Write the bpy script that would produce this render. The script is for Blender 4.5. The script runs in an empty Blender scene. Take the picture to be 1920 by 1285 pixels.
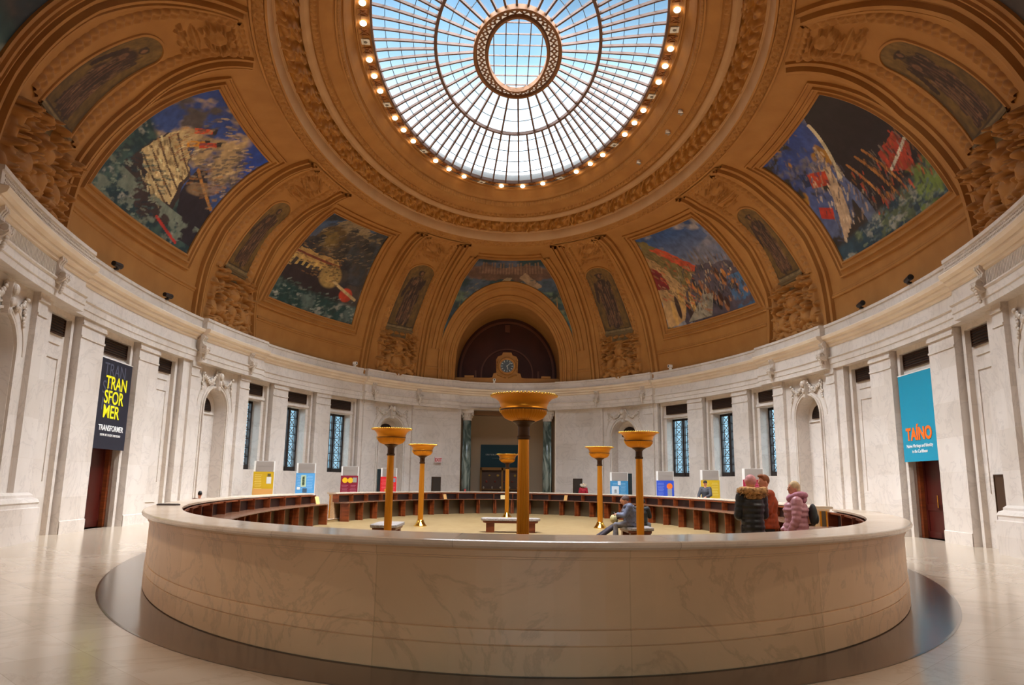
import bpy, bmesh, math, random
import numpy as np
from mathutils import Vector, Matrix
random.seed(7)
C = bpy.context.scene.collection
SC = bpy.context.scene
pi = math.pi
def rad(d): return d * pi / 180.0
def lin(c):
    c = c / 255.0
    return c / 12.92 if c <= 0.04045 else ((c + 0.055) / 1.055) ** 2.4
def S(r, g, b): return (lin(r), lin(g), lin(b), 1.0)

# ------------------------------------------------------------------ camera
cam_d = bpy.data.cameras.new('camera')
cam = bpy.data.objects.new('camera', cam_d); C.objects.link(cam)
CAMX, CAMY, CAMZ = -0.486, -26.476, 1.6
P_, Y_, R_ = rad(10.721), rad(0.898), rad(0.735)
fw = Vector((math.sin(Y_) * math.cos(P_), math.cos(Y_) * math.cos(P_), math.sin(P_)))
rt = Vector((math.cos(Y_), -math.sin(Y_), 0)); up = rt.cross(fw)
r2 = rt * math.cos(R_) + up * math.sin(R_); u2 = -rt * math.sin(R_) + up * math.cos(R_)
M = Matrix((r2, u2, -fw)).transposed().to_4x4(); M.translation = Vector((CAMX, CAMY, CAMZ))
cam.matrix_world = M
cam_d.sensor_fit = 'HORIZONTAL'; cam_d.sensor_width = 36.0; cam_d.lens = 36.0 * 1400.0 / 1920.0
cam_d.clip_end = 300
SC.camera = cam

# ------------------------------------------------------------------ world, exposure
SC.view_settings.view_transform = 'Standard'; SC.view_settings.look = 'None'
SC.view_settings.exposure = 0.22; SC.view_settings.gamma = 1.0
SC.view_settings.use_curve_mapping = False
W = bpy.data.worlds.new('sky'); SC.world = W; W.use_nodes = True
n = W.node_tree.nodes; l = W.node_tree.links; n.clear()
wo = n.new('ShaderNodeOutputWorld'); bg = n.new('ShaderNodeBackground'); tc = n.new('ShaderNodeTexCoord')
sx = n.new('ShaderNodeSeparateXYZ'); l.new(tc.outputs['Generated'], sx.inputs[0])
cr = n.new('ShaderNodeValToRGB'); l.new(sx.outputs['Z'], cr.inputs[0])
e = cr.color_ramp.elements
e[0].position = 0.0; e[0].color = (0.10, 0.12, 0.14, 1)
e[1].position = 1.0; e[1].color = (3.2, 3.2, 3.3, 1)
for p, c in ((0.02, (0.50, 0.78, 0.95, 1)), (0.2, (0.60, 0.92, 1.1, 1)), (0.36, (2.3, 2.4, 2.5, 1)), (0.45, (1.35, 1.6, 1.75, 1)),
             (0.52, (0.42, 0.70, 0.90, 1)), (0.60, (0.24, 0.44, 0.70, 1)), (0.66, (1.6, 1.8, 2.0, 1)), (0.74, (10.0, 10.2, 10.6, 1)), (0.86, (7.6, 7.8, 8.1, 1))):  # overhead band boosted out of view to brighten walls and floor
    k = e.new(p); k.color = c
nz = n.new('ShaderNodeTexNoise'); nz.inputs['Scale'].default_value = 5.0; nz.inputs['Detail'].default_value = 4
l.new(tc.outputs['Generated'], nz.inputs['Vector'])
mr = n.new('ShaderNodeMapRange'); mr.inputs['From Min'].default_value = 0.35; mr.inputs['From Max'].default_value = 0.65
mr.inputs['To Min'].default_value = 0.80; mr.inputs['To Max'].default_value = 1.2
l.new(nz.outputs['Fac'], mr.inputs['Value'])
mm = n.new('ShaderNodeVectorMath'); mm.operation = 'SCALE'
l.new(cr.outputs['Color'], mm.inputs[0]); l.new(mr.outputs[0], mm.inputs['Scale'])
# sky strength raised behind the photographer, out of view, to light the hall
ry = n.new('ShaderNodeMapRange'); ry.inputs['From Min'].default_value = 0.1; ry.inputs['From Max'].default_value = 0.74
ry.inputs['To Min'].default_value = 4.3; ry.inputs['To Max'].default_value = 1.0
l.new(sx.outputs['Y'], ry.inputs['Value']); l.new(ry.outputs[0], bg.inputs['Strength'])
l.new(mm.outputs[0], bg.inputs['Color']); l.new(bg.outputs[0], wo.inputs['Surface'])
pd = bpy.data.lights.new('skylight_portal', 'AREA'); pd.shape = 'ELLIPSE'; pd.size = 10.9; pd.size_y = 22.6
pd.cycles.is_portal = True
po = bpy.data.objects.new('skylight_portal', pd); po.location = (0, 0, 18.3); C.objects.link(po)
pe_ = bpy.data.lights.new('passage_fill_portal', 'AREA'); pe_.shape = 'RECTANGLE'; pe_.size = 6.2; pe_.size_y = 2.1; pe_.cycles.is_portal = True
pq = bpy.data.objects.new('passage_fill_portal', pe_); pq.location = (0, -31.0, 1.05); pq.rotation_euler = (pi / 2, 0, 0); C.objects.link(pq)
SC.cycles.max_bounces = 8; SC.cycles.diffuse_bounces = 6; SC.cycles.glossy_bounces = 3
SC.cycles.transparent_max_bounces = 12; SC.cycles.caustics_reflective = False; SC.cycles.caustics_refractive = False
SC.cycles.sample_clamp_indirect = 4.0
LAMP_W = 230.0
SPOT_W = 380.0
LAMP_COL = (1.0, 0.68, 0.38)

# ------------------------------------------------------------------ materials
MAT = {}
def mat(name, col, rough=0.6, metal=0.0, spec=0.5, emit=None, es=0.0):
    if name in MAT: return MAT[name]
    m = bpy.data.materials.new(name); m.use_nodes = True
    b = m.node_tree.nodes['Principled BSDF']
    b.inputs['Base Color'].default_value = col; b.inputs['Roughness'].default_value = rough
    b.inputs['Metallic'].default_value = metal; b.inputs['Specular IOR Level'].default_value = spec
    if emit: b.inputs['Emission Color'].default_value = emit; b.inputs['Emission Strength'].default_value = es
    MAT[name] = m; return m
def noisy(name, c1, c2, scale, rough=0.5, detail=6, dist=0.0, metal=0.0, coord='Object', lo=0.35, hi=0.65, stretch=None, bump=0.0, spec=0.5):
    m = mat(name, c1, rough, metal, spec); nt = m.node_tree; nn = nt.nodes; ll = nt.links
    b = nn['Principled BSDF']; t = nn.new('ShaderNodeTexCoord'); q = nn.new('ShaderNodeTexNoise')
    q.inputs['Scale'].default_value = scale; q.inputs['Detail'].default_value = detail; q.inputs['Distortion'].default_value = dist
    src = t.outputs[coord]
    if stretch:
        mp = nn.new('ShaderNodeMapping'); mp.inputs['Scale'].default_value = stretch; ll.new(src, mp.inputs[0]); src = mp.outputs[0]
    ll.new(src, q.inputs['Vector'])
    r = nn.new('ShaderNodeValToRGB'); r.color_ramp.elements[0].position = lo; r.color_ramp.elements[0].color = c1
    r.color_ramp.elements[1].position = hi; r.color_ramp.elements[1].color = c2
    ll.new(q.outputs['Fac'], r.inputs[0]); ll.new(r.outputs[0], b.inputs['Base Color'])
    if bump:
        bp = nn.new('ShaderNodeBump'); bp.inputs['Strength'].default_value = bump; bp.inputs['Distance'].default_value = 0.02
        ll.new(q.outputs['Fac'], bp.inputs['Height']); ll.new(bp.outputs[0], b.inputs['Normal'])
    return m
def marble(name, base, vein, scale, rough, bw, bh, joint=0.75, vein_amt=0.6, rot45=False, coord='UV', tint=0.0, spec=0.5, msize=0.004):
    m = mat(name, base, rough, 0, spec); nt = m.node_tree; nn = nt.nodes; ll = nt.links; b = nn['Principled BSDF']
    t = nn.new('ShaderNodeTexCoord')
    q = nn.new('ShaderNodeTexNoise'); q.inputs['Scale'].default_value = scale; q.inputs['Detail'].default_value = 9
    q.inputs['Distortion'].default_value = 1.6; q.inputs['Roughness'].default_value = 0.62
    ll.new(t.outputs['Object'], q.inputs['Vector'])
    r = nn.new('ShaderNodeValToRGB'); el = r.color_ramp.elements
    mix = lambda a: tuple(base[i] * (1 - a) + vein[i] * a for i in range(3)) + (1,)
    el[0].position = 0.30; el[0].color = mix(0.12 * vein_amt); el[1].position = 0.75; el[1].color = mix(0.20 * vein_amt)
    for p, a in ((0.46, 0.05), (0.495, 0.85), (0.52, 0.1), (0.62, 0.0)):
        k = el.new(p); k.color = mix(a * vein_amt)
    ll.new(q.outputs['Fac'], r.inputs[0])
    q2 = nn.new('ShaderNodeTexNoise'); q2.inputs['Scale'].default_value = 0.6; q2.inputs['Detail'].default_value = 3
    ll.new(t.outputs['Object'], q2.inputs['Vector'])
    br = nn.new('ShaderNodeTexBrick'); br.inputs['Scale'].default_value = 1.0; br.inputs['Brick Width'].default_value = bw
    br.inputs['Row Height'].default_value = bh; br.inputs['Mortar Size'].default_value = msize
    br.inputs['Color1'].default_value = (1, 1, 1, 1); br.inputs['Color2'].default_value = (0.88, 0.86, 0.83, 1)
    br.inputs['Mortar'].default_value = (joint, joint * 0.96, joint * 0.9, 1); br.inputs['Bias'].default_value = -0.2
    src = t.outputs[coord]
    if rot45:
        mp = nn.new('ShaderNodeMapping'); mp.inputs['Rotation'].default_value = (0, 0, rad(45)); ll.new(src, mp.inputs[0]); src = mp.outputs[0]
        br.offset = 0.0
    ll.new(src, br.inputs['Vector'])
    mu = nn.new('ShaderNodeMix'); mu.data_type = 'RGBA'; mu.blend_type = 'MULTIPLY'; mu.inputs[0].default_value = 1.0
    ll.new(r.outputs[0], mu.inputs[6]); ll.new(br.outputs['Color'], mu.inputs[7])
    mu2 = nn.new('ShaderNodeMix'); mu2.data_type = 'RGBA'; mu2.blend_type = 'MULTIPLY'; mu2.inputs[0].default_value = 1.0
    r2_ = nn.new('ShaderNodeValToRGB'); r2_.color_ramp.elements[0].position = 0.3; r2_.color_ramp.elements[0].color = (0.88, 0.86, 0.84, 1)
    r2_.color_ramp.elements[1].position = 0.7; r2_.color_ramp.elements[1].color = (1, 1, 1, 1)
    ll.new(q2.outputs['Fac'], r2_.inputs[0]); ll.new(mu.outputs[2], mu2.inputs[6]); ll.new(r2_.outputs[0], mu2.inputs[7])
    ll.new(mu2.outputs[2], b.inputs['Base Color'])
    return m
M_WALL = marble('white_marble', S(218, 208, 198), S(170, 160, 154), 0.8, 0.42, 1.9, 1.05, 0.90, 0.4)
M_RING = marble('counter_marble', S(236, 194, 148), S(124, 92, 66), 0.7, 0.40, 2.3, 40.0, 0.78, 0.28, msize=0.006)
M_TOP = marble('counter_top_marble', S(236, 216, 192), S(180, 150, 130), 0.7, 0.16, 2.0, 40.0, 0.7, 0.22)
M_FLOOR = marble('floor_marble', S(196, 180, 160), S(140, 118, 96), 0.6, 0.17, 1.15, 0.75, 0.80, 0.26, rot45=True, coord='Object', spec=1.0)
M_CORK = noisy('tan_floor', S(150, 126, 86), S(140, 114, 74), 3, 0.5)
M_GREEN = noisy('green_marble', S(70, 84, 76), S(170, 180, 168), 1.6, 0.18, 8, 2.0, lo=0.42, hi=0.72, stretch=(1, 1, 0.35))
OCH = S(206, 134, 56)
M_PLAS = noisy('ochre_plaster', S(164, 112, 52), S(154, 102, 44), 1.2, 0.75)
M_PLASL = noisy('lit_shelf_plaster', S(176, 134, 92), S(166, 124, 82), 1.0, 0.7)  # paler copy of the plaster; light on the shelf put into its colour
M_GILT = noisy('gilded_relief', S(172, 116, 44), S(150, 96, 32), 5, 0.55)
M_CREAM = noisy('lamp_lit_moulding', S(224, 206, 182), S(214, 194, 170), 1.0, 0.45)  # marble warmed in colour for the lamp glow on the cornice
M_BRASS = mat('brass', S(214, 140, 38), 0.38, 0.85)
M_BRASSP = mat('polished_brass', S(240, 190, 80), 0.15, 1.0)
M_BRONZE = mat('dark_bronze', S(74, 48, 26), 0.45, 0.6)
M_IRON = mat('dark_iron', S(40, 30, 26), 0.5, 0.3)
M_WOOD = noisy('red_wood', S(130, 62, 26), S(96, 42, 16), 2.0, 0.35, 6, 0.5, stretch=(1, 1, 6))
M_WOODD = mat('dark_wood', S(40, 16, 10), 0.45)
M_PANEL = mat('grey_brown_panel', S(92, 74, 50), 0.5)
M_BLACK = mat('near_black', S(22, 18, 18), 0.6)
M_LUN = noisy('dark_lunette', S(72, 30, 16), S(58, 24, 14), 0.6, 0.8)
M_GRIL = mat('vent_bronze', S(66, 40, 22), 0.5, 0.4)
M_WHITE = mat('white_paint', S(235, 232, 226), 0.5)
M_GREY = mat('grey_header', S(150, 140, 132), 0.5)
def glass_mat(name, tint, gl=0.06):
    m = bpy.data.materials.new(name); m.use_nodes = True; nn = m.node_tree.nodes; ll = m.node_tree.links; nn.clear()
    o = nn.new('ShaderNodeOutputMaterial'); a = nn.new('ShaderNodeBsdfTransparent'); a.inputs[0].default_value = tint
    g = nn.new('ShaderNodeBsdfGlossy'); g.inputs['Roughness'].default_value = 0.05
    x = nn.new('ShaderNodeMixShader'); x.inputs[0].default_value = gl
    ll.new(a.outputs[0], x.inputs[1]); ll.new(g.outputs[0], x.inputs[2]); ll.new(x.outputs[0], o.inputs[0]); return m
M_GLASS = glass_mat('clear_glass', (0.93, 0.97, 1.0, 1), 0.03)
M_WGLASS = glass_mat('window_glass', (0.9, 0.97, 1.0, 1), 0.08)
M_BULB = mat('lit_bulb', S(255, 235, 200), 0.4, emit=(1, 0.80, 0.52, 1), es=9.0)
def vcol_mat():
    m = bpy.data.materials.new('mural_paint'); m.use_nodes = True; nn = m.node_tree.nodes
    a = nn.new('ShaderNodeVertexColor'); a.layer_name = 'Col'
    q = nn.new('ShaderNodeTexNoise'); q.inputs['Scale'].default_value = 3.2; q.inputs['Detail'].default_value = 9
    t = nn.new('ShaderNodeTexCoord'); m.node_tree.links.new(t.outputs['Object'], q.inputs['Vector'])
    mx = nn.new('ShaderNodeMix'); mx.data_type = 'RGBA'; mx.blend_type = 'OVERLAY'; mx.inputs[0].default_value = 0.38
    bw = nn.new('ShaderNodeValToRGB'); bw.color_ramp.elements[0].position = 0.3; bw.color_ramp.elements[1].position = 0.7
    bw.color_ramp.elements[0].color = (0.15, 0.15, 0.15, 1); bw.color_ramp.elements[1].color = (0.85, 0.82, 0.8, 1)
    m.node_tree.links.new(q.outputs['Fac'], bw.inputs[0])
    m.node_tree.links.new(a.outputs[0], mx.inputs[6]); m.node_tree.links.new(bw.outputs[0], mx.inputs[7])
    b = nn['Principled BSDF']; b.inputs['Roughness'].default_value = 0.6
    m.node_tree.links.new(mx.outputs[2], b.inputs['Base Color']); return m
M_MURAL = vcol_mat()

# ------------------------------------------------------------------ object helpers
def tag(o, label=None, cat=None, group=None, kind=None):
    if label: o['label'] = label
    if cat: o['category'] = cat
    if group: o['group'] = group
    if kind: o['kind'] = kind
    return o
def empty(name, loc=(0, 0, 0), rz=0.0, **k):
    o = bpy.data.objects.new(name, None); C.objects.link(o); o.location = loc; o.rotation_euler = (0, 0, rz); o.empty_display_size = 0.1
    return tag(o, **k)
class MB:
    def __init__(s): s.v = []; s.f = []; s.uv = []; s.col = None
    def add(s, vs, fs):
        b = len(s.v); s.v += [tuple(p) for p in vs]; s.f += [tuple(i + b for i in f) for f in fs]; return b
    def box(s, c, d, R=None):
        hx, hy, hz = d[0] / 2, d[1] / 2, d[2] / 2
        vs = [Vector((x, y, z)) for x in (-hx, hx) for y in (-hy, hy) for z in (-hz, hz)]
        if R is not None: vs = [R @ p for p in vs]
        s.add([p + Vector(c) for p in vs], [(0, 1, 3, 2), (4, 6, 7, 5), (0, 4, 5, 1), (2, 3, 7, 6), (0, 2, 6, 4), (1, 5, 7, 3)])
    def bar(s, p0, p1, w, h, upv=(0, 0, 1)):
        p0 = Vector(p0); p1 = Vector(p1); d = (p1 - p0); L = d.length; d.normalize(); u = Vector(upv)
        x = d.cross(u)
        if x.length < 1e-4: x = d.cross(Vector((1, 0, 0)))
        x.normalize(); y = x.cross(d)
        R = Matrix((x, d, y)).transposed(); s.box((p0 + p1) / 2, (w, L, h), R)
    def tube(s, pts, r, nseg=8, caps=True):
        pts = [Vector(p) for p in pts]; n_ = len(pts); rs = r if isinstance(r, (list, tuple)) else [r] * n_
        rings = []; ref = Vector((0, 0, 1))
        for i, p in enumerate(pts):
            d = (pts[min(i + 1, n_ - 1)] - pts[max(i - 1, 0)]).normalized()
            x = d.cross(ref)
            if x.length < 0.1: x = d.cross(Vector((0, 1, 0)))
            x.normalize(); y = d.cross(x)
            rings.append([p + (x * math.cos(2 * pi * k / nseg) + y * math.sin(2 * pi * k / nseg)) * rs[i] for k in range(nseg)])
        vs = [q for rr in rings for q in rr]; fs = []
        for i in range(n_ - 1):
            for k in range(nseg):
                a = i * nseg + k; b = i * nseg + (k + 1) % nseg
                fs.append((a, b, b + nseg, a + nseg))
        if caps: fs.append(tuple(range(nseg))[::-1]); fs.append(tuple((n_ - 1) * nseg + k for k in range(nseg)))
        s.add(vs, fs)
    def lathe(s, prof, c=(0, 0, 0), nseg=32, rfun=None, cap=True):
        vs = []; fs = []; m_ = len(prof)
        for i, (r, z) in enumerate(prof):
            for k in range(nseg):
                th = 2 * pi * k / nseg; rr = r if rfun is None else rfun(r, z, th)
                vs.append((c[0] + rr * math.cos(th), c[1] + rr * math.sin(th), c[2] + z))
        for i in range(m_ - 1):
            for k in range(nseg):
                a = i * nseg + k; b = i * nseg + (k + 1) % nseg; fs.append((a, b, b + nseg, a + nseg))
        if cap: fs.append(tuple(range(nseg))[::-1]); fs.append(tuple((m_ - 1) * nseg + k for k in range(nseg)))
        s.add(vs, fs)
    def ell(s, c, r, R=None, nu=16, nv=10):
        vs = []; fs = []
        for i in range(nv + 1):
            ph = -pi / 2 + pi * i / nv
            for k in range(nu):
                th = 2 * pi * k / nu; p = Vector((r[0] * math.cos(ph) * math.cos(th), r[1] * math.cos(ph) * math.sin(th), r[2] * math.sin(ph)))
                if R is not None: p = R @ p
                vs.append(p + Vector(c))
        for i in range(nv):
            for k in range(nu):
                a = i * nu + k; b = i * nu + (k + 1) % nu; fs.append((a, b, b + nu, a + nu))
        s.add(vs, fs)
    def grid(s, P, uv=None, flip=False):
        """P[i][j] points"""
        ni = len(P); nj = len(P[0]); fs = []
        for i in range(ni - 1):
            for j in range(nj - 1):
                a = i * nj + j; q = (a, a + 1, a + nj + 1, a + nj); fs.append(q[::-1] if flip else q)
        b = s.add([p for row in P for p in row], fs)
        if uv is not None:
            while len(s.uv) < b: s.uv.append((0, 0))
            s.uv += [q for row in uv for q in row]
    def build(s, name, m, parent=None, smooth=False, **k):
        me = bpy.data.meshes.new(name); me.from_pydata([tuple(p) for p in s.v], [], s.f)
        if s.uv:
            while len(s.uv) < len(s.v): s.uv.append((0, 0))
            ul = me.uv_layers.new(name='UVMap'); idx = np.zeros(len(me.loops), dtype=np.int32); me.loops.foreach_get('vertex_index', idx)
            ul.data.foreach_set('uv', np.array(s.uv, dtype=np.float32)[idx].ravel())
        if s.col is not None:
            ca = me.color_attributes.new('Col', 'FLOAT_COLOR', 'POINT'); ca.data.foreach_set('color', np.array(s.col, dtype=np.float32).ravel())
        if smooth: me.polygons.foreach_set('use_smooth', [True] * len(me.polygons))
        me.materials.append(m); me.update()
        o = bpy.data.objects.new(name, me); C.objects.link(o)
        if parent: o.parent = parent
        return tag(o, **k)
def copy_tree(o, parent=None):
    c = o.copy(); C.objects.link(c)
    if parent: c.parent = parent
    for ch in [x for x in SC.objects if x.parent == o]: copy_tree(ch, c)
    return c
def text(body, size, m, parent, loc, rot=(pi / 2, 0, 0), align='CENTER', name='lettering', sx_=1.0, ext=0.004, bold=0.0):
    cu = bpy.data.curves.new(name, 'FONT'); cu.body = body; cu.size = size; cu.align_x = align; cu.extrude = ext; cu.offset = bold
    o = bpy.data.objects.new(name, cu); C.objects.link(o); o.parent = parent; o.location = loc; o.rotation_euler = rot; o.scale = (sx_, 1, 1)
    cu.materials.append(m); bpy.context.view_layer.update()
    me = bpy.data.meshes.new_from_object(o); q = bpy.data.objects.new(name, me); C.objects.link(q); q.parent = parent; q.location = loc; q.rotation_euler = rot; q.scale = (sx_, 1, 1)
    bpy.data.objects.remove(o); bpy.data.curves.remove(cu); return q

# ------------------------------------------------------------------ the ellipse of the hall
A, B = 13.35, 23.4
def T0(t): return 0.008 * t          # right-hand side angle for a symmetric tau
def sgn_t(tau, side): return side * tau + 0.008 * tau
def E(t, off=0.0, z=0.0, a=A, b=B):
    """point of the wall ellipse at parameter t (0 = far end, + = right), moved inward by off"""
    r = rad(t); x = a * math.sin(r); y = b * math.cos(r); nx = x / a / a; ny = y / b / b; q = math.hypot(nx, ny)
    return Vector((x - off * nx / q, y - off * ny / q, z))
def Nrm(t, a=A, b=B):
    r = rad(t); nx = math.sin(r) / a; ny = math.cos(r) / b; q = math.hypot(nx, ny); return Vector((-nx / q, -ny / q, 0))
def rzat(t, a=A, b=B):
    """z rotation that turns local -Y (front) towards the hall's inside"""
    N = Nrm(t, a, b); return math.atan2(N.y, N.x) + pi / 2
_arc = {}
def arc(t, a=A, b=B):
    key = (a, b)
    if key not in _arc:
        tt = np.radians(np.linspace(-200, 200, 4001)); ds = np.hypot(a * np.cos(tt), b * np.sin(tt)); s_ = np.concatenate([[0], np.cumsum((ds[1:] + ds[:-1]) / 2 * np.diff(tt))])
        _arc[key] = (np.degrees(tt), s_)
    return float(np.interp(t, *_arc[key]))
def arc_inv(s_, a, b):
    arc(0, a, b); T, Q = _arc[(a, b)]; return float(np.interp(s_, Q, T))
def trange(t0, t1, step=1.0):
    k = max(1, int(math.ceil(abs(t1 - t0) / step))); return [t0 + (t1 - t0) * i / k for i in range(k + 1)]
def esweep(mb, prof, t0, t1, a=A, b=B, step=1.0, caps=False, outward=False):
    """sweep profile [(off, z)] along the ellipse"""
    ts = trange(t0, t1, step); P = []; U = []; L = [0]
    for i in range(1, len(prof)): L.append(L[-1] + math.hypot(prof[i][0] - prof[i - 1][0], prof[i][1] - prof[i - 1][1]))
    for t in ts:
        P.append([E(t, o * (-1 if outward else 1), z, a, b) for o, z in prof]); s_ = arc(t, a, b); U.append([(s_, prof[0][1] + q) for q in L])
    mb.grid(P, U)
    if caps:
        for t in (t0, t1):
            ring = [E(t, o * (-1 if outward else 1), z, a, b) for o, z in prof]; mb.add(ring, [tuple(range(len(ring)))])

# ------------------------------------------------------------------ floors
mb = MB()
mb.add([(-16, -33, 0), (16, -33, 0), (16, 32, 0), (-16, 32, 0)], [])
del mb.v[:]
RA, RB = 8.66, 19.82           # outer face of the counter
ZI = -0.12                     # floor inside the counter
ri = [E(t, 0, 0, 8.1, 19.2) for t in range(-180, 180, 3)]
n0 = len(ri); outer = []
for t in range(-180, 180, 3):
    r = rad(t); d = Vector((math.sin(r), math.cos(r), 0)); k = min(16.5 / max(abs(d.x), 1e-6), 32 / max(abs(d.y), 1e-6)); outer.append(d * k)
mb.add(ri + outer, [(i, (i + 1) % n0, n0 + (i + 1) % n0, n0 + i) for i in range(n0)])
mb.build('floor', M_FLOOR, kind='structure')
mb = MB(); c0 = [E(t, 0, ZI, 8.12, 19.22) for t in range(-180, 180, 3)]; mb.add(c0, [tuple(range(len(c0)))])
c1 = [E(t, 0, 0, 8.12, 19.22) for t in range(-180, 180, 3)]
k0 = len(c0); b0 = mb.add(c0 + c1, [(i, (i + 1) % k0, k0 + (i + 1) % k0, k0 + i) for i in range(k0)])
mb.build('floor_inside_counter', M_CORK, kind='structure')
# inlaid border tiles by the entrance
mb = MB()
for i, (x, y) in enumerate([(-1.72, -22.15), (-0.95, -22.45), (-0.2, -22.75), (0.55, -22.75), (1.3, -22.45), (2.05, -22.15)]):
    mb.add([(x - .28, y, .004), (x, y - .28, .004), (x + .28, y, .004), (x, y + .28, .004)], [(0, 1, 2, 3)])
mb.build('trim_1', mat('dark_inlay', S(52, 46, 42), 0.2), kind='structure')

# ------------------------------------------------------------------ walls
HW = 6.4
REC = -0.35
# (tau0, tau1, off, kind)
SEG = [(14.0, 24.3, 0.0, 'plain'), (24.3, 27.0, 0.10, 'pil'), (27.0, 37.8, -0.05, 'niche'), (37.8, 40.4, 0.10, 'pil'),
       (40.4, 41.2, 0.0, 'jamb'), (41.2, 48.7, REC, 'win'), (48.7, 52.3, 0.0, 'pil'), (52.3, 59.2, REC, 'win'), (59.2, 62.7, 0.0, 'pil'),
       (62.7, 68.6, REC, 'win'), (68.6, 70.7, 0.10, 'pil'), (70.7, 79.4, -0.05, 'niche'), (79.4, 81.0, 0.10, 'pil'), (81.0, 82.3, 0.0, 'jamb'),
       (82.3, 87.0, REC, 'blind'), (87.0, 90.3, 0.0, 'pil'), (90.7, 97.0, REC, 'door'), (97.3, 100.8, 0.0, 'pil'), (101.0, 106.0, REC, 'blind'),
       (106.0, 107.4, 0.0, 'jamb'), (107.4, 108.9, 0.10, 'pil'), (108.9, 117.4, -0.05, 'niche'), (117.4, 119.6, 0.10, 'pil'), (119.6, 166.0, 0.0, 'plain')]
SEG[15] = (87.0, 90.7, 0.0, 'pil'); SEG[17] = (97.0, 101.0, 0.0, 'pil')
WINS = {45: (42.4, 47.6), 55: (53.5, 58.0), 65: (63.9, 67.7)}
def face(mb, t0, t1, off, z0, z1, step=1.0):
    esweep(mb, [(off, z0), (off, z1)], t0, t1, step=step)
def jamb(mb, t, o0, o1, z0, z1):
    mb.grid([[E(t, o0, z0), E(t, o0, z1)], [E(t, o1, z0), E(t, o1, z1)]], [[(o0, z0), (o0, z1)], [(o1, z0), (o1, z1)]])
def rect_hole(mb, t0, t1, off, z0, z1, ht0, ht1, hz0, hz1, deep, z_top=None):
    face(mb, t0, ht0, off, z0, z1); face(mb, ht1, t1, off, z0, z1)
    if hz0 > z0: face(mb, ht0, ht1, off, z0, hz0)
    if hz1 < z1: face(mb, ht0, ht1, off, hz1, z1)
    jamb(mb, ht0, off, deep, hz0, hz1); jamb(mb, ht1, off, deep, hz0, hz1)
    for z in (hz0, hz1):
        mb.grid([[E(t, off, z) for t in trange(ht0, ht1)], [E(t, deep, z) for t in trange(ht0, ht1)]], [[(arc(t), z) for t in trange(ht0, ht1)], [(arc(t), z + .5) for t in trange(ht0, ht1)]])
NICHES = []; WIN_LIST = []; BLIND = []; DOORS = []
def arch_hole(mb, t0, t1, off, tc_, hw, zs, deep, base=0.0, ry_=None):
    """panel with an arched opening: half width hw in metres, spring zs"""
    m_per = abs(arc(tc_ + 0.5) - arc(tc_ - 0.5)); hd = hw / m_per; ry_ = ry_ or hw
    face(mb, t0, tc_ - hd * sg(t0, t1), off, 0, HW); face(mb, tc_ + hd * sg(t0, t1), t1, off, 0, HW)
    k = 20; top = []; lo = []
    ts = [tc_ + hd * math.sin(-pi / 2 + pi * i / k) for i in range(k + 1)]
    za = [zs + ry_ * math.sqrt(max(0, 1 - ((t - tc_) / hd) ** 2)) for t in ts]
    mb.grid([[E(t, off, z), E(t, off, HW)] for t, z in zip(ts, za)], [[(arc(t), z), (arc(t), HW)] for t, z in zip(ts, za)])
    path = [(ts[0], base)] + list(zip(ts, za)) + [(ts[-1], base)]
    mb.grid([[E(t, off, z), E(t, deep, z)] for t, z in path], [[(i * .2, 0), (i * .2, .5)] for i, _ in enumerate(path)])
    face(mb, ts[0], ts[-1], deep, 0, zs); mb.grid([[E(t, deep, zs), E(t, deep, z)] for t, z in zip(ts, za)], [[(arc(t), zs), (arc(t), z)] for t, z in zip(ts, za)])
    return hd
def sg(a, b): return 1 if b > a else -1
for side, nm in ((-1, 'left'), (1, 'right')):
    mb = MB(); prev = None
    for (a0, a1, off, kind) in SEG:
        t0, t1 = sgn_t(a0, side), sgn_t(a1, side)
        lo, hi = min(t0, t1), max(t0, t1)
        if prev is not None and prev != off: jamb(mb, t0, prev, off, 0, HW)
        if kind in ('plain', 'jamb'): face(mb, lo, hi, off, 0, HW, 1.5)
        elif kind == 'pil':
            face(mb, lo, hi, off, 0, HW)
        elif kind == 'niche':
            c = (lo + hi) / 2
            arch_hole(mb, lo, hi, off, c, 0.92, 4.62, off - 0.55, base=0.0)
            NICHES.append((c, off, side, lo, hi))
        elif kind == 'win':
            key = min(WINS, key=lambda q: abs(q - (a0 + a1) / 2)); w0, w1 = WINS[key]; h0, h1 = sorted((sgn_t(w0, side), sgn_t(w1, side)))
            rect_hole(mb, lo, hi, off, 0, HW, h0, h1, 2.12, 5.45, off - 0.62); WIN_LIST.append((h0, h1, off - 0.62, side))
            BLIND.append(((h0 + h1) / 2, (h1 - h0) * 0.97, off, side, 'win'))
        elif kind == 'blind':
            face(mb, lo, hi, off, 0, HW); BLIND.append(((lo + hi) / 2, (hi - lo) * 0.62, off, side, 'blind'))
        elif kind == 'door':
            h0, h1 = lo + 0.45, hi - 0.45
            rect_hole(mb, lo, hi, off, 0, HW, h0, h1, 0.0, 3.1, off - 0.42); DOORS.append((h0, h1, off - 0.42, side)); BLIND.append(((lo + hi) / 2, (hi - lo) * 0.8, off, side, 'door'))
        prev = off
    mb.build('wall_' + nm, M_WALL, kind='structure')
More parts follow.
